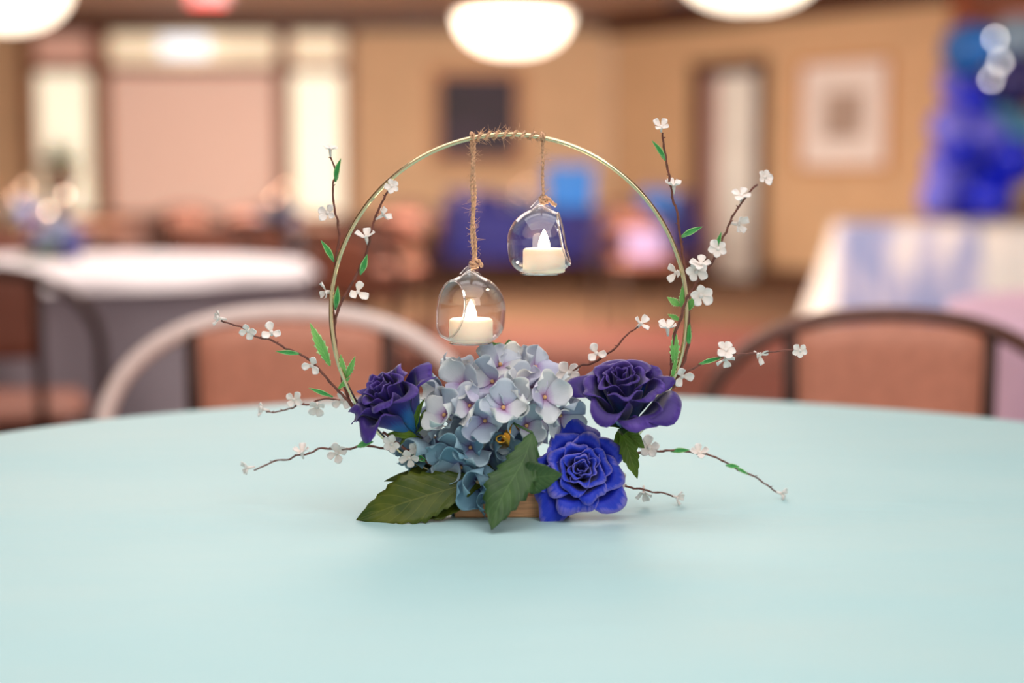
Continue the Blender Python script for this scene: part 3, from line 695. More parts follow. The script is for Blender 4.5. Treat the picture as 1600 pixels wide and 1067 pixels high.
# ---- leaf builder (world coordinates)
def leaf_mb(base, tip, width, nrm, bend=0.0, fold=0.25, teeth=0, tooth=0.10, peak=0.42, nL=None, sag=0.0, wave=0.0, taper=1.0):
    base = Vector(base); tip = Vector(tip); ax = tip-base; L = ax.length; ax.normalize()
    n = Vector(nrm); n = (n-ax*n.dot(ax)).normalized(); sd = ax.cross(n)
    nL = nL or max(14, teeth*4); nW = 4; mb = MB(); vs = []; uv = []; fs = []
    for j in range(nL+1):
        t = j/nL
        prof = (t/peak)**0.62 if t < peak else max(0, (1-((t-peak)/(1-peak))**1.7))
        prof = min(1, prof)*(1 if t < 0.93 else 1)
        if t <= 0: prof = 0.03
        if t >= 1: prof = 0.01
        th = 1.0
        if teeth and 0.08 < t < 0.97:
            ph = (t*teeth) % 1.0; th = 1.0+tooth*(ph-0.6)
        hw = width/2*prof
        arch = 4*t*(1-t)
        c = base+ax*L*t+n*(bend*L*arch - sag*L*t*t)+sd*(wave*L*sin(2*pi*t)*0.5)
        for i in range(-nW, nW+1):
            u = i/nW; e = th if abs(i) == nW else 1.0
            off = hw*u*e; vs.append(c+sd*off+n*(fold*abs(off)+0.05*width*prof*sin(t*17+i)*abs(u)**2)); uv.append((0.5+0.5*u*0.999, t))
    w_ = 2*nW+1
    for j in range(nL):
        for i in range(2*nW): a = j*w_+i; fs.append((a, a+1, a+w_+1, a+w_))
    return mb.add(vs, fs, uv)
# ---- hoop stand
hoop = thing('gold_hoop', 'thin polished gold metal ring standing upright on a small wooden base', 'hoop', (O.x, O.y, TZ))
HC = P(795, 490); HR = 278*D0/F*1.003
pts = [HC+Vector((HR*cos(2*pi*k/160), 0.0, HR*sin(2*pi*k/160))) for k in range(160)]
part('ring', MB().tube(pts, 0.0019, 10, closed=True), M['brass'], hoop)
bw = MB().box((P(800, 790).x-0.0, D0, TZ+0.009), (0.095, 0.045, 0.018)); 
part('wooden_base', bw, M['base_wood'], hoop, False)
# silver seam sleeve of the ring
a0, a1 = math.radians(105), math.radians(112)
# ---- twine
def strand(path, r, turns_per_m=260, n2=2, off=0.55):
    out = MB(); path = [Vector(p) for p in path]
    # resample
    L = [0]
    for a, b in zip(path, path[1:]): L.append(L[-1]+(b-a).length)
    tot = L[-1]; N = max(12, int(tot/0.0012)); res = []
    for k in range(N+1):
        s = tot*k/N; i = 0
        while i < len(L)-2 and L[i+1] < s: i += 1
        t = (s-L[i])/max(1e-9, L[i+1]-L[i]); res.append(path[i].lerp(path[i+1], t))
    for q in range(n2):
        pp = []
        for k, p in enumerate(res):
            t = (res[min(k+1, N)]-res[max(k-1, 0)]).normalized(); u = t.orthogonal().normalized(); v = t.cross(u)
            # stable frame
            u = Vector((0, 1, 0)); u = (u-t*u.dot(t)); u = u.normalized() if u.length > 1e-4 else t.orthogonal().normalized(); v = t.cross(u)
            a = tot*k/N*turns_per_m*2*pi/2+q*2*pi/n2
            jit = 1+0.25*mnoise.noise(p*900)
            pp.append(p+(u*cos(a)+v*sin(a))*r*off*jit)
        out.tube(pp, r*0.62, 6)
    return out, res
def fuzz(res, n, ln=(0.002, 0.006), r=0.00008):
    mb = MB()
    for _ in range(n):
        p = random.choice(res); d = Vector((random.gauss(0, 1), random.gauss(0, .6), random.gauss(0, 1))).normalized()
        l = random.uniform(*ln); k = Vector((random.gauss(0, 1), random.gauss(0, .5), random.gauss(0, 1))).normalized()*l*0.45
        mb.tube([p, p+d*l*.4+k*.25, p+d*l*.75+k*.7, p+d*l+k*1.2], [r*1.3, r*1.1, r, r*.6], 4)
    return mb
# twine wound round the top of the ring
wrap = []
aA, aB = atan2(490-213, 738-795), atan2(490-213, 848-795)
NT = 8
for k in range(NT*24+1):
    t = k/(NT*24); a = aA+(aB-aA)*t; c = HC+Vector((HR*cos(a), 0, HR*sin(a))); rad = Vector((cos(a), 0, sin(a))); ph = 2*pi*NT*t
    wrap.append(c+(rad*cos(ph)+Vector((0, 1, 0))*sin(ph))*0.0027)
sm, res = strand(wrap, 0.0012)
tw = thing('jute_twine', 'frayed jute twine wound round the top of the gold hoop', 'twine', tuple(HC+Vector((0, 0, HR))))
part('winding', sm, M['jute'], tw)
part('loose_fibre', fuzz(res, 260, (0.002, 0.007), 0.00014), M['jute'], tw, kind='stuff')
KN = MB()
for (x, y) in ((738, 214), (848, 214)):
    c = P(x, y); ring_ = [c+Vector((0.0014*cos(a*1.3), 0.0036*cos(a), 0.0036*sin(a))) for a in [i*0.35 for i in range(38)]]
    KN.join(strand(ring_, 0.0009)[0])
part('knot', KN, M['jute'], tw)
def hanging(name_lab, x, y0, y1, xb, dbl, tailpts, klab):
    t0 = P(x, y0); t1 = P(xb, y1)
    q = thing('hanging_twine', name_lab, 'twine', tuple(t0))
    path = catmull([t0, P(x+(xb-x)*.35+.8, y0+(y1-y0)*.33), P(x+(xb-x)*.6-.6, y0+(y1-y0)*.66), t1], 10)
    mb = MB(); rs = []
    offs = (-0.0009, 0.0009) if dbl else (0,)
    for o_ in offs:
        s_, r_ = strand([p+Vector((o_+(0.0006*sin(i*.5+o_*900) if dbl else 0), 0, 0)) for i, p in enumerate(path)], 0.0013 if dbl else 0.0012, 300)
        mb.join(s_); rs += r_
    part('cord', mb, M['jute'], q)
    part('loose_fibre', fuzz(rs, 190 if dbl else 60, (0.002, 0.0075), 0.00014), M['jute'], q, kind='stuff')
    km = MB(); kr = []
    for j in range(3):
        c = t1+Vector((0.0006*(j-1), 0, -0.002-0.0018*j)); ax = Vector((random.uniform(-.5, .5), random.uniform(-.5, .5), 1)).normalized(); fr = frame_to(ax)
        lp = [c+(fr.to_3x3() @ Vector((0.0028*cos(a), 0.0028*sin(a), 0.0005*a/6))) for a in [i*0.4 for i in range(17)]]
        s_, r_ = strand(lp, 0.0010); km.join(s_); kr += r_
    s_, r_ = strand(catmull([P(*p) for p in tailpts], 6), 0.0016); km.join(s_); kr += r_
    part('knot', km, M['jute'], q); part('loose_fibre', fuzz(kr, 45, (0.0015, 0.004)), M['jute'], q, kind='stuff')
    return q
hanging('longer double jute cord holding the lower left glass globe', 738, 216, 408, 741, True, [(738, 408), (744, 406), (750, 410), (753, 417)], '')
hanging('short jute cord holding the upper right glass globe', 847, 216, 306, 849, False, [(849, 307), (856, 310), (864, 318), (869, 321)], '')
# ---- glass globes
def globe(px, py, R_px, n, open_px, neck_px, label, loop=True):
    c = P(px, py); R = R_px*D0/F; Rop = open_px*D0/F; n = Vector(n).normalized(); h = sqrt(R*R-Rop*Rop)
    q = thing('glass_globe', label, 'glass globe', tuple(c), 'clear glass globes hanging from the hoop')
    fr = frame_to(n); fl_z = -R*0.90      # flattened bottom
    def squash(v, Rr):
        # lower half: wide flat bottom like blown glass set on a surface
        if v.z >= 0: return v
        dr_ = sqrt(v.x*v.x+v.y*v.y); L_ = v.length; a_, b_ = dr_/L_, -v.z/L_
        rad = ((a_/Rr)**3.0+(b_/(Rr*0.965))**3.0)**(-1/3.0)
        k2 = rad/L_; k2 = 1+(k2-1)*min(1, b_*2.2)
        return v*k2
    def shell(Rr, flip):
        mb = MB(); t0 = math.acos(min(1, sqrt(max(0, Rr*Rr-Rop*Rop))/Rr)); m = 34; k_ = 56; vs = []; fs = []
        for i in range(m+1):
            t = t0+(pi-t0)*i/m
            for k in range(k_):
                a = 2*pi*k/k_; v = fr @ Vector((Rr*sin(t)*cos(a), Rr*sin(t)*sin(a), Rr*cos(t)))
                v = squash(v, Rr)
                # shoulder pulled up into the neck
                dr = sqrt(v.x*v.x+v.y*v.y)
                if v.z > 0: v.z += 0.0042*math.exp(-(dr/0.0052)**2)*(1 if Rr == R else 0.9)
                vs.append(c+v)
        for i in range(m):
            for k in range(k_):
                f = (i*k_+k, (i+1)*k_+k, (i+1)*k_+(k+1) % k_, i*k_+(k+1) % k_); fs.append(f if not flip else f[::-1])
        return mb.add(vs, fs)
    mb = shell(R, False); mb.join(shell(R-0.0010, True))
    part('bowl', mb, M['glass'], q)
    rim = [c+(fr @ Vector((Rop*cos(2*pi*k/64), Rop*sin(2*pi*k/64), h))) for k in range(64)]
    rim = [c+squash(v-c, R) for v in rim]
    part('rim', MB().tube(rim, 0.00085, 8, closed=True), M['thick_glass'], q)
    top = c+Vector((0, 0, R+0.004)); nk = P(*neck_px)
    part('neck', MB().tube(catmull([c+Vector((0, 0, R*0.985)), c+Vector((0.0003, 0, R+0.003)), top.lerp(nk, .5), nk], 5), [0.0078*(1-i/15)**1.5+0.0020 for i in range(16)], 12), M['glass'], q)
    lp = [nk+Vector((0.0027*sin(a), 0.0, 0.0022-0.0027*cos(a))) for a in [2*pi*i/24 for i in range(24)]]
    part('loop', MB().tube(lp, 0.0011, 8, closed=True), M['thick_glass'], q)
    part('base_ring', MB().lathe([(R*0.50, -R*.95), (R*0.56, -R*.965), (R*0.62, -R*.93), (R*0.54, -R*.93), (R*0.50, -R*.95)], 40, c), M['thick_glass'], q)
    return q, c
g1, c1 = globe(735, 484, 55.5, (-0.83, -0.50, 0.12), 43, (739, 418), 'lower left clear glass globe with its round opening facing left')
g2, c2 = globe(845, 378, 52.5, (0.975, -0.10, 0.19), 39.5, (849, 315), 'upper right clear glass globe cut open on its right side')
def tea_light(px, y0, y1, wpx, label, tilt=0.0):
    W = wpx*D0/F/2; H = (y1-y0)*D0/F; b = P(px, y1)
    q = thing('tea_light', label, 'candle', tuple(b), 'ivory tea lights in the glass globes')
    prof = [(0.0005, 0), (W-.001, 0), (W, .001), (W, H-.0025), (W-.0007, H-.0008), (W-.0022, H), (W-.004, H-.0004), (0.0045, H-0.0018), (0.0005, H-0.0018)]
    part('wax_body', MB().lathe(prof, 48, b, None), M['wax'], q)
    fp = [(0.0046, 0), (0.0050, .003), (0.0045, .007), (0.0030, .0115), (0.0014, .0150), (0.0002, .0172)]
    part('flame', MB().lathe(fp, 20, b+Vector((0, -.0005, H-.0016))), M['flame'], q, label='glowing white plastic flame')
    l = bpy.data.lights.new('glow', 'POINT'); l.energy = 0.05; l.color = (1, .85, .62); l.shadow_soft_size = .004
    o_ = bpy.data.objects.new('glow', l); COL.objects.link(o_); o_.parent = q; o_.location = (0, 0, H+.022)
    return q
t1 = tea_light(736, 497, 533.5, 69, 'ivory tea light glowing inside the lower left globe')
t2 = tea_light(850, 387.5, 425.5, 66, 'ivory tea light glowing inside the upper right globe')

# ---- roses
def rose_petals(R, n, seed, openness=1.0, H=1.0, curl=1.0, inner=0.3):
    """local coordinates, axis +z, base at the origin; returns one MB per petal"""
    rnd = random.Random(seed); out = []; a = rnd.uniform(0, 6)
    for i in range(n):
        f = i/(n-1); o = (f**1.15)*openness; a += 2.399 if i > 4 else 1.7
        rb = 0.05+0.06*o; rm = 0.10+0.64*o; rt = 0.08+0.92*o; zt = (1.0-0.42*o*o)*H
        W = (1.25-0.42*f) if i > 2 else 1.7
        cu = curl*(0.05+0.30*o)*rnd.uniform(0.7, 1.3); ph = rnd.uniform(0, 6); k = rnd.uniform(2.0, 4.0); amp = (0.02+0.085*o)*rnd.uniform(.6, 1.3)
        tw_ = rnd.uniform(-.06, .10); tip = rnd.uniform(0, .06)*o
        def fn(u, v, rb=rb, rm=rm, rt=rt, zt=zt, W=W, cu=cu, ph=ph, k=k, amp=amp, a=a, tw_=tw_, o=o, tip=tip):
            s = (u-.5)*2
            top = 1-0.26*abs(s)**2.4-tip*0+tip*(1-abs(s))*1.2
            vv = min(1.0, v*top)
            w_ = W*(0.30+0.70*min(1, (v/0.55))**0.7)*(1-0.18*max(0, v-.75)/.25)
            th = a+s*w_
            r = rb+(rm-rb)*(sin(min(vv/0.75, 1)*pi/2))+(rt-rm)*max(0, (vv-.45)/.55)**1.6
            z = zt*(1-(1-vv)**1.7)
            e = max(0, vv-.74)/.26; r += cu*e*e*0.55; z -= cu*e**2*0.55
            r += amp*sin(k*s*2+ph)*v*v; z += amp*0.8*cos(k*s*1.7+ph*2)*v*v
            r += 0.10*o*(-abs(s)**3)+tw_*s*(.5+o)*0.7
            return Vector((R*r*cos(th), R*r*sin(th), R*z))
        mb = MB(); mb.grid(fn, 14, 12); out.append(mb)
    return out
def sepals(R, n=5, seed=1):
    out = []
    for k in range(n):
        a = 2*pi*k/n+seed; d = Vector((cos(a), sin(a), 0))
        out.append(leaf_mb(Vector((0, 0, 0))+d*R*.04, d*R*0.52+Vector((0, 0, R*0.22)), R*0.22, Vector((0, 0, -1)), bend=-0.10, fold=0.1))
    return out
def rose(label, base, axis, R, mat, seed, spin=0, n=22, openness=1.0, H=1.0, curl=1.0, group='blue and purple silk roses', extra=()):
    base = Vector(base); q = thing('silk_rose', label, 'rose', tuple(base), group); Mx = Matrix.Translation(base) @ frame_to(axis, spin)
    for mb in rose_petals(R, n, seed, openness, H, curl):
        m2 = MB().join(mb, Mx); part('petal', m2, mat, q, thick=0.0004)
    for d_ in extra:
        big = rose_petals(R*1.08, n, seed+3, openness, H, curl)[-1]
        mv = sum(big.v, Vector((0, 0, 0)))/len(big.v); ld = frame_to(axis, spin).inverted().to_3x3() @ Vector(d_)
        part('petal', MB().join(big, Mx @ Matrix.Rotation(atan2(ld.y, ld.x)-atan2(mv.y, mv.x), 4, 'Z')), mat, q, thick=0.0004)
    for mb in sepals(R, 5, seed):
        part('sepal', MB().join(mb, Mx), M['rose_leaf'], q, thick=0.0003)
    ax = Vector(axis).normalized(); 
    part('stem', MB().tube(catmull([base+ax*0.002, base-ax*R*.3, base-ax*R*.5+Vector((0, 0.0, -0.005))], 4), 0.0018, 8), M['rose_leaf'], q)
    return q
PX = D0/F
r_front = rose('royal blue open silk rose facing us at the front of the arrangement', P(902, 748, D0-0.004), (0.06, -0.90, 0.44), 77*PX, M['royal_petal'], 11, spin=0.4, n=28, openness=0.98, H=0.95, curl=.85)
r_right = rose('dark purple silk rose at the right with a teal underside', P(977, 667, D0-0.004), (-0.10, -0.50, 0.86), 87*PX, M['purple_petal'], 5, spin=1.0, n=21, openness=0.95, H=1.28, curl=0.7, extra=((0.8, -0.6, -0.1),))
r_left = rose('dark purple silk rose at the left, tilted to the left', P(650, 676, D0-0.004), (-0.52, -0.42, 0.74), 80*PX, M['purple_petal'], 23, spin=2.2, n=18, openness=0.86, H=1.45)

# ---- hydrangea
def hyd_petal_mesh(name, cup, roll, seed):
    rnd = random.Random(seed); L = 0.0205; Wd = 0.0225
    def fn(u, v):
        s = (u-.5)*2
        w_ = (0.16+0.84*sin(min(1, v*1.02)**0.75*pi*0.62)) * (1-0.0*v)
        top = 1-0.30*abs(s)**2.2*max(0, v)
        y = L*v*top; x = s*Wd/2*w_*(1-0.35*max(0, v-.72)/.28*abs(s))
        z = cup*L*(v**1.5)+roll*L*(abs(s)**2)*0.5*v+0.0006*sin(s*5+seed)*v
        return Vector((x, y+0.0012, z))
    mb = MB(); mb.grid(fn, 8, 8); return mb
hyd_var = [(hyd_petal_mesh('p', c, r, i)) for i, (c, r) in enumerate(((0.30, 0.55), (0.12, 0.35), (0.48, 0.7), (0.2, -0.3)))]
hyd_me = [mb.mesh('hydrangea_petal', M['hyd_petal']) for mb in hyd_var]
eye_me = MB().sphere((0, 0, 0.0012), 0.0017, 8).tube([(0, 0, 0), (0, 0, -0.012)], 0.0006, 5).mesh('floret_eye', M['hyd_eye'])
HCEN = P(770, 668, D0+0.012)
hyd = thing('hydrangea', 'pale blue and lavender silk hydrangea head in the middle of the arrangement', 'hydrangea', tuple(HCEN))
FL = [  # px, py, depth offset, normal (x, toward us, up), size, upper tint 0..1
 (705, 640, -0.030, (-.35, .8, .35), 1.05), (768, 648, -0.040, (-.1, .9, -.1), .95), (796, 628, -0.046, (.15, 1, .25), 1.10), (860, 612, -0.034, (.35, .85, .3), 1.1),
 (780, 588, -0.022, (-.2, .8, .7), 1.0), (824, 590, -0.024, (.2, .85, .6), 1.0), (792, 562, 0.0, (-.1, .7, .9), 1.05), (846, 566, 0.0, (.25, .7, .9), 1.05),
 (735, 592, -0.012, (-.4, .7, .6), 1.0), (700, 602, 0.0, (-.7, .6, .5), .95), (884, 640, -0.016, (.8, .7, 0.0), 1.0), (890, 600, 0.0, (.8, .5, .5), .8),
 (832, 655, -0.028, (.3, .9, -.4), 1.0), (676, 682, -0.012, (-.7, .7, -.1), 1.1), (718, 700, -0.030, (-.25, .95, -.2), 1.1), (756, 742, -0.034, (.25, .9, -.25), 1.25),
 (712, 742, -0.018, (-.3, .8, -.6), 1.0), (745, 690, -0.036, (.1, 1, .1), .95), (690, 655, -0.01, (-.8, .6, .1), .9), (790, 690, -0.018, (.4, .9, -.2), .9),
 (665, 700, 0.004, (-.9, .4, -.3), .85), (745, 625, -0.030, (-.15, .95, .3), .95), (820, 620, -0.038, (.0, .9, .3), .9), (722, 572, 0.015, (-.4, .3, .9), .8), (870, 650, 0.01, (.7, .5, -.3), .9),
 (690, 720, .005, (-.5, .7, -.5), 1.1), (735, 765, -.02, (0, .8, -.7), 1.1), (770, 760, -.03, (.4, .8, -.4), 1.05), (730, 720, -.03, (-.1, 1, -.2), 1.15), (700, 690, .0, (-.6, .8, 0), 1.0), (655, 690, .01, (-.9, .5, .2), .9), (780, 660, -.02, (.3, .9, -.3), 1.0), (740, 660, -.015, (0, 1, 0), 1.1), (810, 680, -.01, (.2, 1, -.2), 1.0), (800, 610, -.01, (0, .9, .3), 1.0), (850, 640, -.005, (.3, .9, 0), 1.0), (720, 625, -.005, (-.4, .9, .2), 1.0), (768, 700, -.01, (0, 1, 0), 1.1), (750, 578, .01, (-.2, .6, .8), .9), (815, 558, .012, (.1, .6, .8), .9),
 (770, 720, -0.02, (.2, .8, -.4), .9), (842, 600, -0.02, (.2, .8, .5), .9)]
rnd = random.Random(4)
for (x, y, dy, nn, sz) in FL:
    p = P(x-10, y+9, D0+dy+0.012); n_ = Vector((nn[0], -nn[1], nn[2])); n_ += Vector((rnd.gauss(0, .16), 0, rnd.gauss(0, .16)))
    Mx = Matrix.Translation(p-HCEN) @ frame_to(n_, rnd.uniform(0, 6)) @ Matrix.Scale(sz, 4)
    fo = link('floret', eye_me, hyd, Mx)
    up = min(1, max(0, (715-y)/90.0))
    for k in range(4):
        me = rnd.choice(hyd_me)
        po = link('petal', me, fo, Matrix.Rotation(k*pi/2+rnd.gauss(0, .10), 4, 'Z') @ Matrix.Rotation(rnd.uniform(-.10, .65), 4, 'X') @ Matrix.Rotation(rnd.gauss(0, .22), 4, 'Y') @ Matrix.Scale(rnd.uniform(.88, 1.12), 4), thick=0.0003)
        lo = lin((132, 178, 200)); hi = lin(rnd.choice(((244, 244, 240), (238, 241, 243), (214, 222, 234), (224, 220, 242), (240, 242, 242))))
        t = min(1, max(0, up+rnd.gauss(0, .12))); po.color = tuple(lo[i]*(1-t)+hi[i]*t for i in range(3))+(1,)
part('stem', MB().tube([P(775, 690, D0+.01), P(790, 780, D0)], 0.0025, 8).tube([P(775, 690, D0+.01), P(735, 650, D0-.01)], 0.001, 6).tube([P(775, 690, D0+.01), P(830, 640, D0-.01)], 0.001, 6).tube([P(775, 690, D0+.01), P(850, 625, D0-.01)], 0.001, 6).tube([P(775, 690, D0+.01), P(720, 720, D0-.01)], 0.001, 6), M['hyd_stem'], hyd)
# gold wire showing between the florets and the front leaf
gw = MB()
for k in range(7):
    gw.tube(catmull([P(778+k*2, 700, D0-.02), P(786+k*1.5, 682+k*2, D0-.036), P(794+k, 668-k, D0-.030), P(800+k*2, 655+k*3, D0-.02)], 4), 0.0006, 5)
gw.tube([P(783, 686, D0-.036)+Vector((0.004*cos(a), 0.001*a/6, 0.003*sin(a))) for a in [i*.5 for i in range(26)]], 0.0008, 6)
solo('gold_wire', gw, M['gold'], 'twist of shiny gold wire between the hydrangea and the front leaf', 'wire', tuple(P(790, 680, D0-.03)))

# ---- big leaves
def leaf_thing(label, mb, mat, base, stalk=None, thick=0.0004):
    q = thing('silk_leaf', label, 'leaf', tuple(base), 'large silk leaves under the flowers')
    part('blade', mb, mat, q, thick=thick)
    if stalk: part('stalk', MB().tube(catmull(stalk, 5), 0.0011, 6), mat, q)
    return q
onT = lambda x, y, z=0.0: PZ(x, y, TZ+z)
b_ = P(758, 750, D0-.02); t_ = onT(556, 811, 0.002)
leaf_thing('broad olive green serrated leaf lying at the lower left', leaf_mb(b_, t_, 86*PX, (0.12, -0.85, 0.55), bend=0.05, fold=0.16, teeth=11, tooth=0.16, peak=0.52, sag=0.02), M['big_leaf'], b_, [P(775, 770, D0), P(760, 758, D0-.01), b_])
b2 = P(745, 742, D0+.0); t2_ = P(600, 752, D0-.0)
leaf_thing('narrow dark green leaf behind the olive leaf at the lower left', leaf_mb(b2, t2_, 40*PX, (0.1, -0.6, .8), bend=0.06, fold=0.2, teeth=8, tooth=.12), M['big_leaf'], b2, [P(780, 765, D0), b2])
b5 = P(728, 788, D0-.026); t5 = onT(640, 812, 0.001)
leaf_thing('dark leaf edge lying flat beneath the olive leaf', leaf_mb(b5, t5, 40*PX, (0.1, -0.5, .8), bend=0.02, fold=0.1, teeth=8, tooth=.12), M['big_leaf'], b5)
b3 = P(832, 676, D0-.045); t3_ = P(768, 828, D0-.085)
b3z = Vector(t3_); 
lf = leaf_mb(b3, t3_, 74*PX, (-0.15, -0.95, 0.25), bend=0.03, fold=-0.10, teeth=9, tooth=.26, peak=0.52, wave=-0.05)
# side lobe pointing right
l2 = leaf_mb(P(812, 748, D0-.060), P(879, 741, D0-.068), 52*PX, (0, -1, 0.1), bend=.03, fold=.05, teeth=4, tooth=.1, peak=.25)
lf.join(l2)
leaf_thing('dark green serrated leaf hanging down in front of the blue rose', lf, M['front_leaf'], b3, [P(800, 660, D0-.02), P(808, 664, D0-.035), b3])
b4 = P(800, 600, D0+.03); t4 = P(752, 540, D0+.035)
lf = leaf_mb(b4, P(757, 534, D0+.035), 62*PX, (0, -1, .2), bend=.03, fold=.1, teeth=7, tooth=.2, peak=.6); lf.join(leaf_mb(P(805, 596, D0+.031), P(795, 530, D0+.033), 44*PX, (0, -1, .2), teeth=6, tooth=.2, peak=.6))
leaf_thing('green serrated leaf rising behind the top of the hydrangea', lf, M['back_leaf'], b4)
lf = leaf_mb(P(970, 668, D0-.012), P(996, 748, D0-.022), 30*PX, (0, -1, .2), bend=.04, teeth=6, tooth=.3, peak=.45)
lf.join(leaf_mb(P(972, 672, D0-.01), P(1007, 700, D0-.012), 26*PX, (0, -1, .3), bend=.06, teeth=4, tooth=.2)); lf.join(leaf_mb(P(966, 672, D0-.01), P(972, 712, D0-.014), 22*PX, (0, -1, .3), bend=.06, teeth=4, tooth=.2))
leaf_thing('bright green pointed leaves hanging below the right purple rose', lf, M['rose_leaf'], P(968, 668, D0-.01))
lf = leaf_mb(P(650, 672, D0-.008), P(664, 622, D0-.022), 14*PX, (-.5, -1, 0), bend=.18, fold=.4)
lf.join(leaf_mb(P(652, 682, D0-.012), P(604, 678, D0-.020), 16*PX, (0, -.8, .5), bend=.08, fold=.3))
leaf_thing('small curled olive leaf at the foot of the left purple rose', lf, M['rose_leaf'], P(650, 676, D0-.008))
# floral foam / moss clump under the flowers, hidden
fm = MB().sphere(P(800, 745, D0+.012), 0.026, 16, (1.9, .7, .8)); 
solo('floral_foam', fm, M['big_leaf'], 'dark green floral foam clump holding the flowers on the wooden base', 'foam', tuple(P(800, 745, D0+.012)))

# ---- blossom twigs
def blossom_mb(npet, L, cup, seed):
    rnd = random.Random(seed); mb = MB()
    for k in range(npet):
        a = 2*pi*k/npet+rnd.uniform(-.18, .18); Ls = L*rnd.uniform(.85, 1.1); cc = cup*rnd.uniform(.6, 1.4)
        def fn(u, v):
            s = (u-.5)*2; w_ = (0.22+0.78*sin(min(1, v)**1.2*pi*0.70)); top = 1-.28*abs(s)**2*v
            return Vector((s*Ls*0.42*w_, Ls*v*top+.0003, cc*Ls*v**1.3+0.15*Ls*s*s*v))
        mb.add(*[(g.v, g.f, g.uv) for g in [MB().grid(fn, 6, 6)]][0], M=Matrix.Rotation(a, 4, 'Z'))
    mb.tube([(0, 0, .0004), (0, 0, -L*.35), (0, 0, -L*.95)], [L*.20, L*.17, L*.10], 7)
    return mb
BV = [blossom_mb(3, .0064, .35, 1), blossom_mb(4, .0062, .25, 2), blossom_mb(4, .0060, .55, 3), blossom_mb(5, .0062, .15, 4)]
BM = [b.mesh('blossom', M['blossom']) for b in BV]
def tilt_dir(dx, dy_px, toward):
    return Vector((dx, -toward, -dy_px)).normalized()
FARTW = []
def twig(label, pts, d0, d1, flowers, leaves, r=0.00085, nub=True, seed=0, serr=(), dfun=None):
    """pts in photo pixels from base to tip; depth offset runs d0..d1; flowers (x,y,scale,variant,(dx,dy,toward)); leaves (x0,y0,x1,y1,w)"""
    rnd = random.Random(seed+50); n = len(pts)
    def depth(x, y):
        best = 1e9; bt = 0
        for i, (a, b) in enumerate(pts):
            dd = (a-x)**2+(b-y)**2
            if dd < best: best = dd; bt = i/(n-1)
        return D0+d0+(d1-d0)*bt
    w3 = [P(x, y, D0+d0+(d1-d0)*i/(n-1)) for i, (x, y) in enumerate(pts)]
    q = thing('blossom_twig', label, 'twig', tuple(w3[0]), 'brown twigs with small white blossoms')
    cp = catmull(w3, 6); m = len(cp)
    cp = [p+Vector((mnoise.noise(p*160+Vector((seed, 0, 0)))*.0011, 0, mnoise.noise(p*160+Vector((0, seed, 9)))*.0011)) for p in cp]
    rr = [r*1.25*(1.15-0.5*i/m)*(1+.12*sin(i*1.7)) for i in range(m)]
    mb = MB().tube(cp, rr, 7)
    if nub:
        for i in range(5, m-3, 7):
            dv = Vector((rnd.choice((-1, 1)), rnd.uniform(-.4, .4), rnd.uniform(.2, 1))).normalized()
            mb.tube([cp[i], cp[i]+dv*.0016, cp[i]+dv*.0026], [r*.7, r*.5, r*.25], 5)
    part('stem', mb, M['bark'], q)
    for (x, y, s, vi, dr) in flowers:
        p = P(x, y, depth(x, y)-0.0015); Mx = Matrix.Translation(p-w3[0]) @ frame_to(tilt_dir(*dr), rnd.uniform(0, 6)) @ Matrix.Scale(s*1.08, 4)
        link('blossom', BM[vi], q, Mx, thick=0.0003)
    for (x0, y0, x1, y1, w_) in leaves:
        de = depth(x0, y0)
        lm = leaf_mb(P(x0, y0, de), P(x1, y1, de-.003), w_*PX, (rnd.uniform(-.4, .4), -1, rnd.uniform(.1, .5)), bend=.07, fold=.35)
        # rolled sheath at the leaf base
        a, b = P(x0, y0, de), P(x0+(x1-x0)*.38, y0+(y1-y0)*.38, de-.0012)
        lm.tube([a, a.lerp(b, .5), b], [.0006, w_*PX*.30, w_*PX*.22], 7)
        part('leaf', lm, M['sprig_leaf'], q, thick=.0002)
    for (x0, y0, x1, y1, w_) in serr:
        de = depth(x0, y0)
        part('serrated_leaf', leaf_mb(P(x0, y0, de), P(x1, y1, de-.004), w_*PX, (rnd.uniform(-.3, .3), -1, rnd.uniform(.0, .4)), bend=.05, fold=.3, teeth=7, tooth=.55, peak=.4), M['lime_leaf'], q, thick=.0002)
    return q
twig('tall upright blossom twig outside the left of the hoop', [(556, 640), (540, 610), (528, 560), (522, 505), (520, 455), (524, 410), (530, 372), (527, 345), (521, 318), (521, 290), (524, 275), (519, 252), (516, 240)], 0.004, 0.006,
     [(516, 233, 1.0, 1, (0, -1, .25)), (512, 333, 1.15, 1, (-.3, -.2, 1)), (509, 456, 1.1, 0, (-1, 0, .5))], [(524, 284, 533, 247, 10), (522, 409, 501, 375, 10), (524, 484, 528, 446, 10)], seed=1)
twig('dark blossom twig leaning right inside the left of the hoop', [(560, 640), (545, 608), (528, 560), (522, 510), (530, 480), (545, 450), (560, 424), (572, 395), (580, 365), (588, 335), (600, 310), (606, 298)], 0.006, -0.004,
     [(612, 291, 1.0, 3, (.4, -.3, 1)), (598, 336, 1.1, 2, (1, -.6, .25)), (572, 370, 1.2, 2, (-.2, -1, .5)), (559, 456, 1.25, 0, (.5, -.3, .9))], [(563, 429, 574, 397, 11)], r=.001, seed=2)
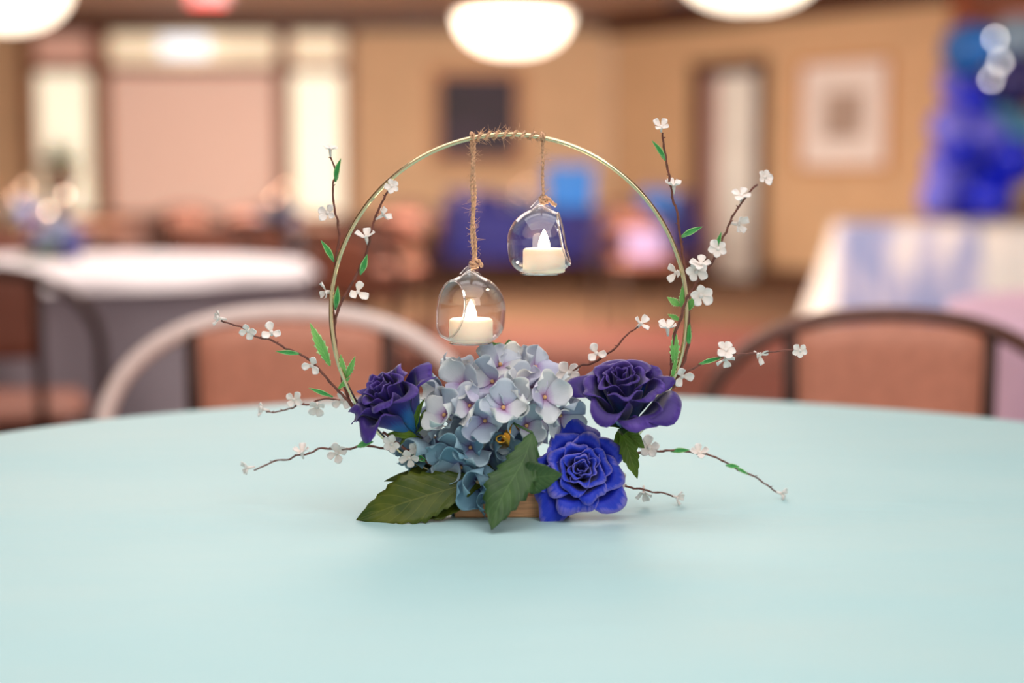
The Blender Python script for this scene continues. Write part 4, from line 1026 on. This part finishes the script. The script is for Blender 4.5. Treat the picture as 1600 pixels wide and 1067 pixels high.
twig('blossom twig arching far out to the left above the table edge', [(560, 645), (545, 628), (528, 610), (508, 588), (490, 568), (470, 553), (445, 544), (425, 531), (402, 526), (380, 512), (352, 503), (345, 499)], 0.004, -0.006,
     [(343, 497, .95, 2, (-1, -.2, .4)), (387, 517, 1.05, 1, (0, .3, 1)), (424, 519, 1.2, 0, (.1, -.4, .9)), (487, 571, 1.15, 0, (-.2, .1, 1))], [(470, 553, 430, 549, 8), (520, 620, 482, 606, 8)], seed=3,
     serr=[(516, 572, 484, 504, 20), (538, 592, 532, 553, 13), (540, 592, 555, 556, 13), (528, 608, 548, 588, 9)])
twig('low blossom twig behind, drooping left along the far table edge', [(565, 650), (550, 635), (535, 626), (515, 623), (495, 626), (480, 632), (465, 632), (455, 638), (440, 642), (425, 644), (416, 643)], 0.02, 0.05,
     [(411, 640, .95, 2, (-1, -.2, .4)), (459, 624, 1.1, 1, (-.1, -.2, 1)), (495, 636, 1.2, 1, (.1, .5, .9)), (534, 627, 1.2, 0, (-.2, 0, 1))], [], r=.0007, seed=4)
twig('blossom twig lying low over the cloth at far left', [(660, 715), (630, 705), (600, 700), (565, 696), (545, 702), (525, 701), (500, 701), (480, 709), (463, 712), (450, 718), (430, 720), (405, 732), (396, 734)], 0.01, 0.05,
     [(387, 731, 1.0, 2, (-1, .1, .4)), (471, 706, 1.1, 2, (-.2, -1, .4)), (526, 708, 1.3, 1, (0, 0, 1))], [(558, 698, 584, 690, 12)], r=.0008, seed=5)
twig('short blossom twig under the left purple rose', [(700, 735), (668, 722), (640, 705), (615, 688), (598, 675)], -0.01, -0.02,
     [(612, 694, 1.2, 3, (-.2, .1, 1)), (640, 716, 1.2, 1, (-.1, .4, 1)), (650, 702, 1.0, 3, (0, 0, 1))], [(668, 722, 640, 705, 10)], r=.0013, seed=6)
twig('tall upright blossom twig outside the right of the hoop', [(1046, 612), (1058, 590), (1070, 560), (1077, 525), (1075, 480), (1072, 440), (1067, 400), (1063, 370), (1060, 345), (1052, 310), (1046, 280), (1041, 250), (1037, 225), (1035, 208)], 0.002, 0.004,
     [(1033, 198, 1.0, 2, (-.1, -.7, .8)), (1053, 290, 1.15, 2, (0, -1, .35)), (1056, 426, 1.2, 0, (-.9, .1, .6))], [(1040, 251, 1018, 219, 9), (1063, 371, 1098, 354, 10), (1076, 540, 1078, 505, 10)], r=.001, seed=7,
     serr=[(1062, 478, 1042, 464, 14), (1064, 480, 1066, 446, 13), (1062, 500, 1043, 491, 10), (1074, 486, 1086, 462, 14)])
twig('big blossom twig leaning out to the upper right', [(1040, 612), (1047, 600), (1049, 570), (1050, 545), (1056, 520), (1063, 500), (1072, 470), (1086, 446), (1100, 430), (1114, 405), (1126, 380), (1138, 355), (1146, 335), (1163, 311), (1184, 288)], 0.0, -0.035,
     [(1195, 277, 1.05, 3, (.4, -.3, 1)), (1158, 305, 1.2, 1, (-.1, -.8, .6)), (1154, 350, 1.15, 2, (.8, .1, .7)), (1122, 389, 1.2, 3, (-.1, -.2, 1)), (1095, 412, 1.25, 1, (.0, -.7, .7)), (1088, 424, 1.4, 3, (-.2, .1, 1)), (1095, 462, 1.5, 3, (.2, .1, 1)), (1043, 512, 1.25, 2, (-.1, -1, .45))],
     [(1117, 395, 1127, 362, 8)], r=.001, seed=8, serr=[(1053, 572, 1054, 512, 17), (1047, 600, 1060, 545, 8)])
twig('pink stemmed blossom twig reaching right above the table edge', [(1052, 606), (1062, 592), (1075, 581), (1092, 571), (1110, 562), (1130, 556), (1145, 554), (1165, 553), (1190, 551), (1215, 549), (1240, 548)], 0.002, -0.004,
     [(1250, 548, 1.0, 3, (.1, 0, 1)), (1188, 555, 1.05, 0, (.5, .3, .5)), (1134, 547, 1.4, 3, (.2, -.6, .8)), (1134, 562, 1.2, 0, (.1, .8, .6)), (1066, 588, 1.3, 0, (.2, .3, 1))], [(1092, 569, 1129, 559, 8)], r=.0007, seed=9)
twig('blossom twig rising from behind the right purple rose', [(885, 586), (905, 572), (925, 567), (945, 555), (960, 545), (973, 531), (985, 519), (997, 511)], 0.012, 0.008,
     [(1002, 505, 1.1, 0, (.5, -.6, .6)), (932, 552, 1.2, 0, (.0, -.3, 1)), (888, 583, 1.7, 3, (.3, 0, 1))], [], r=.0008, seed=10)
twig('long blossom twig curving down to the cloth at the right', [(930, 712), (965, 709), (1000, 707), (1030, 705), (1060, 704), (1085, 708), (1110, 711), (1130, 720), (1150, 732), (1180, 745), (1200, 759), (1213, 768)], 0.02, 0.062,
     [(1221, 771, .95, 2, (1, .2, .5)), (1093, 707, 1.15, 2, (0, -.7, .8)), (1014, 699, 1.5, 3, (0, -.3, 1))], [(1048, 705, 1078, 703, 9), (1134, 727, 1156, 729, 8), (1150, 730, 1170, 742, 6)], r=.0008, seed=11)
twig('short blossom twig lying on the cloth right of the blue rose', [(925, 768), (950, 762), (975, 760), (995, 763), (1015, 767), (1040, 771), (1052, 775)], 0.01, 0.035,
     [(1058, 777, .95, 2, (1, .2, .5)), (1006, 770, 1.1, 2, (0, .8, .6)), (964, 754, 1.3, 0, (0, -.8, .6))], [], r=.0008, seed=12)

# ============================================================ far centrepieces (same make, too small to show their parts)
def joined_rose(base, axis, R, mat_, seed, **k):
    mb = MB(); Mx = Matrix.Translation(base) @ frame_to(axis)
    for p in rose_petals(R, 12, seed, .98, 1.1, 1.0): mb.join(p, Mx)
    return mb
jm = {}
jm['r1'] = joined_rose(P(903, 738, D0-.012), (0, -1, .2), 72*PX, None, 11); jm['r2'] = joined_rose(P(968, 678), (-.1, -.5, .85), 72*PX, None, 5); jm['r3'] = joined_rose(P(650, 668), (-.6, -.4, .65), 66*PX, None, 23)
hj = MB()
for (x, y, dy, nn, sz) in FL:
    Mx = Matrix.Translation(P(x, y, D0+dy+.012)) @ frame_to(Vector((nn[0], -nn[1], nn[2])), x) @ Matrix.Scale(sz, 4)
    for k in range(4): hj.join(hyd_var[k], Mx @ Matrix.Rotation(k*pi/2, 4, 'Z') @ Matrix.Rotation(.3, 4, 'X'))
lj = leaf_mb(b_, t_, 86*PX, (0.12, -0.85, 0.55), teeth=8).join(leaf_mb(b3, t3_, 92*PX, (-.15, -.95, .25), teeth=7)).join(leaf_mb(P(860, 770, D0-.03), onT(960, 812, .002), 74*PX, (0.1, -.8, .5)))
ob = O.copy(); ob.z = TZ
def meshes_once():
    d = {}
    d['silk_rose_blue'] = jm['r1'].mesh('rose', M['royal_petal'], True, ob); d['rr'] = jm['r2'].mesh('rose', M['purple_petal'], True, ob); d['rl'] = jm['r3'].mesh('rose', M['purple_petal'], True, ob)
    d['h'] = hj.mesh('hydrangea', M['hyd_petal'], True, ob); d['l'] = lj.mesh('leaf', M['front_leaf'], True, ob); return d
FM = meshes_once()
def far_centrepiece(x, y, z, where, r_light, only_lights=False):
    loc = Vector((x, y, z)); dl = loc-ob
    def put(name, me, lab, cat, c=(1, 1, 1, 1)):
        o = link(name, me); o.location = loc; o.color = c; tag(o, lab+' '+where, cat); return o
    hp = copy_tree(hoop); hp.location = Vector(hoop.location)+dl; hp['label'] = 'gold hoop on a wooden base '+where
    for g, side_ in ((g1, 'lower left'), (g2, 'upper right')):
        c = copy_tree(g); c.location = Vector(g.location)+dl; c['label'] = side_+' glass globe of the centrepiece '+where
    for s, yy, xx, side_ in ((t1, 480, 736, 'lower left'), (t2, 370, 850, 'upper right')):
        q = thing('tea_light', 'glowing tea light in the '+side_+' globe '+where, 'candle', Vector(s.location)+dl, 'tea lights in the far globes')
        for ch in s.children:
            if ch.type != 'MESH': continue
            o = ch.copy(); COL.objects.link(o); o.parent = q
            if ch.name.startswith('flame'): o.hide_render = False; o.data = FLM[r_light]; o.location = (0, 0, 0.016)
    put('silk_rose', FM['silk_rose_blue'], 'royal blue rose', 'rose'); put('silk_rose', FM['rr'], 'dark purple rose to the right', 'rose'); put('silk_rose', FM['rl'], 'dark purple rose to the left', 'rose')
    put('hydrangea', FM['h'], 'pale hydrangea head', 'hydrangea', lin((190, 200, 222))); put('silk_leaf', FM['l'], 'dark green leaves', 'leaf')
_fl = [(0.0046, 0), (0.0050, .003), (0.0045, .007), (0.0030, .0115), (0.0014, .0150), (0.0002, .0172)]
FLM = {0: MB().lathe(_fl, 16).mesh('flame', emis('led_flame_a', (255, 222, 190), 24)), 1: MB().lathe(_fl, 16).mesh('flame', emis('led_flame_b', (255, 190, 150), 45))}
fc = PZ(92, 407, TZ)
far_centrepiece(fc.x, fc.y, TZ+.001, 'on the white table at left', 0)
far_centrepiece(P(437, 300, 9.3).x, 9.3, TZ, 'on the bare brown table in the distance', 1)
T6 = (P(5, 300, 10.2).x, 10.2, 0.8)
round_table(T6[0], T6[1], T6[2], 'bare brown round table beyond the potted plant at left')
far_centrepiece(P(32, 300, 10.1).x, 10.1, TZ+.001, 'on the far table at the left edge', 1)
far_centrepiece(P(820, 300, 15.2).x, 15.2, TZ+.006, 'on the navy covered table', 1)

# plant foliage (after leaf builder)
rnd = random.Random(9)
for k in range(26):
    a = rnd.uniform(0, 2*pi); el = rnd.uniform(.1, 1.3); L = rnd.uniform(.12, .2); b0 = Vector((pc.x, pc.y, pz-.01)); d = Vector((cos(a)*cos(el), sin(a)*cos(el), sin(el)))
    part('leaf', leaf_mb(b0, b0+d*L, .045, Vector((-d.z*cos(a), -d.z*sin(a), cos(el)))+Vector((0, 0, .01)), bend=.15, fold=.2, nL=8), M['rose_leaf'], pl, thick=.0005)
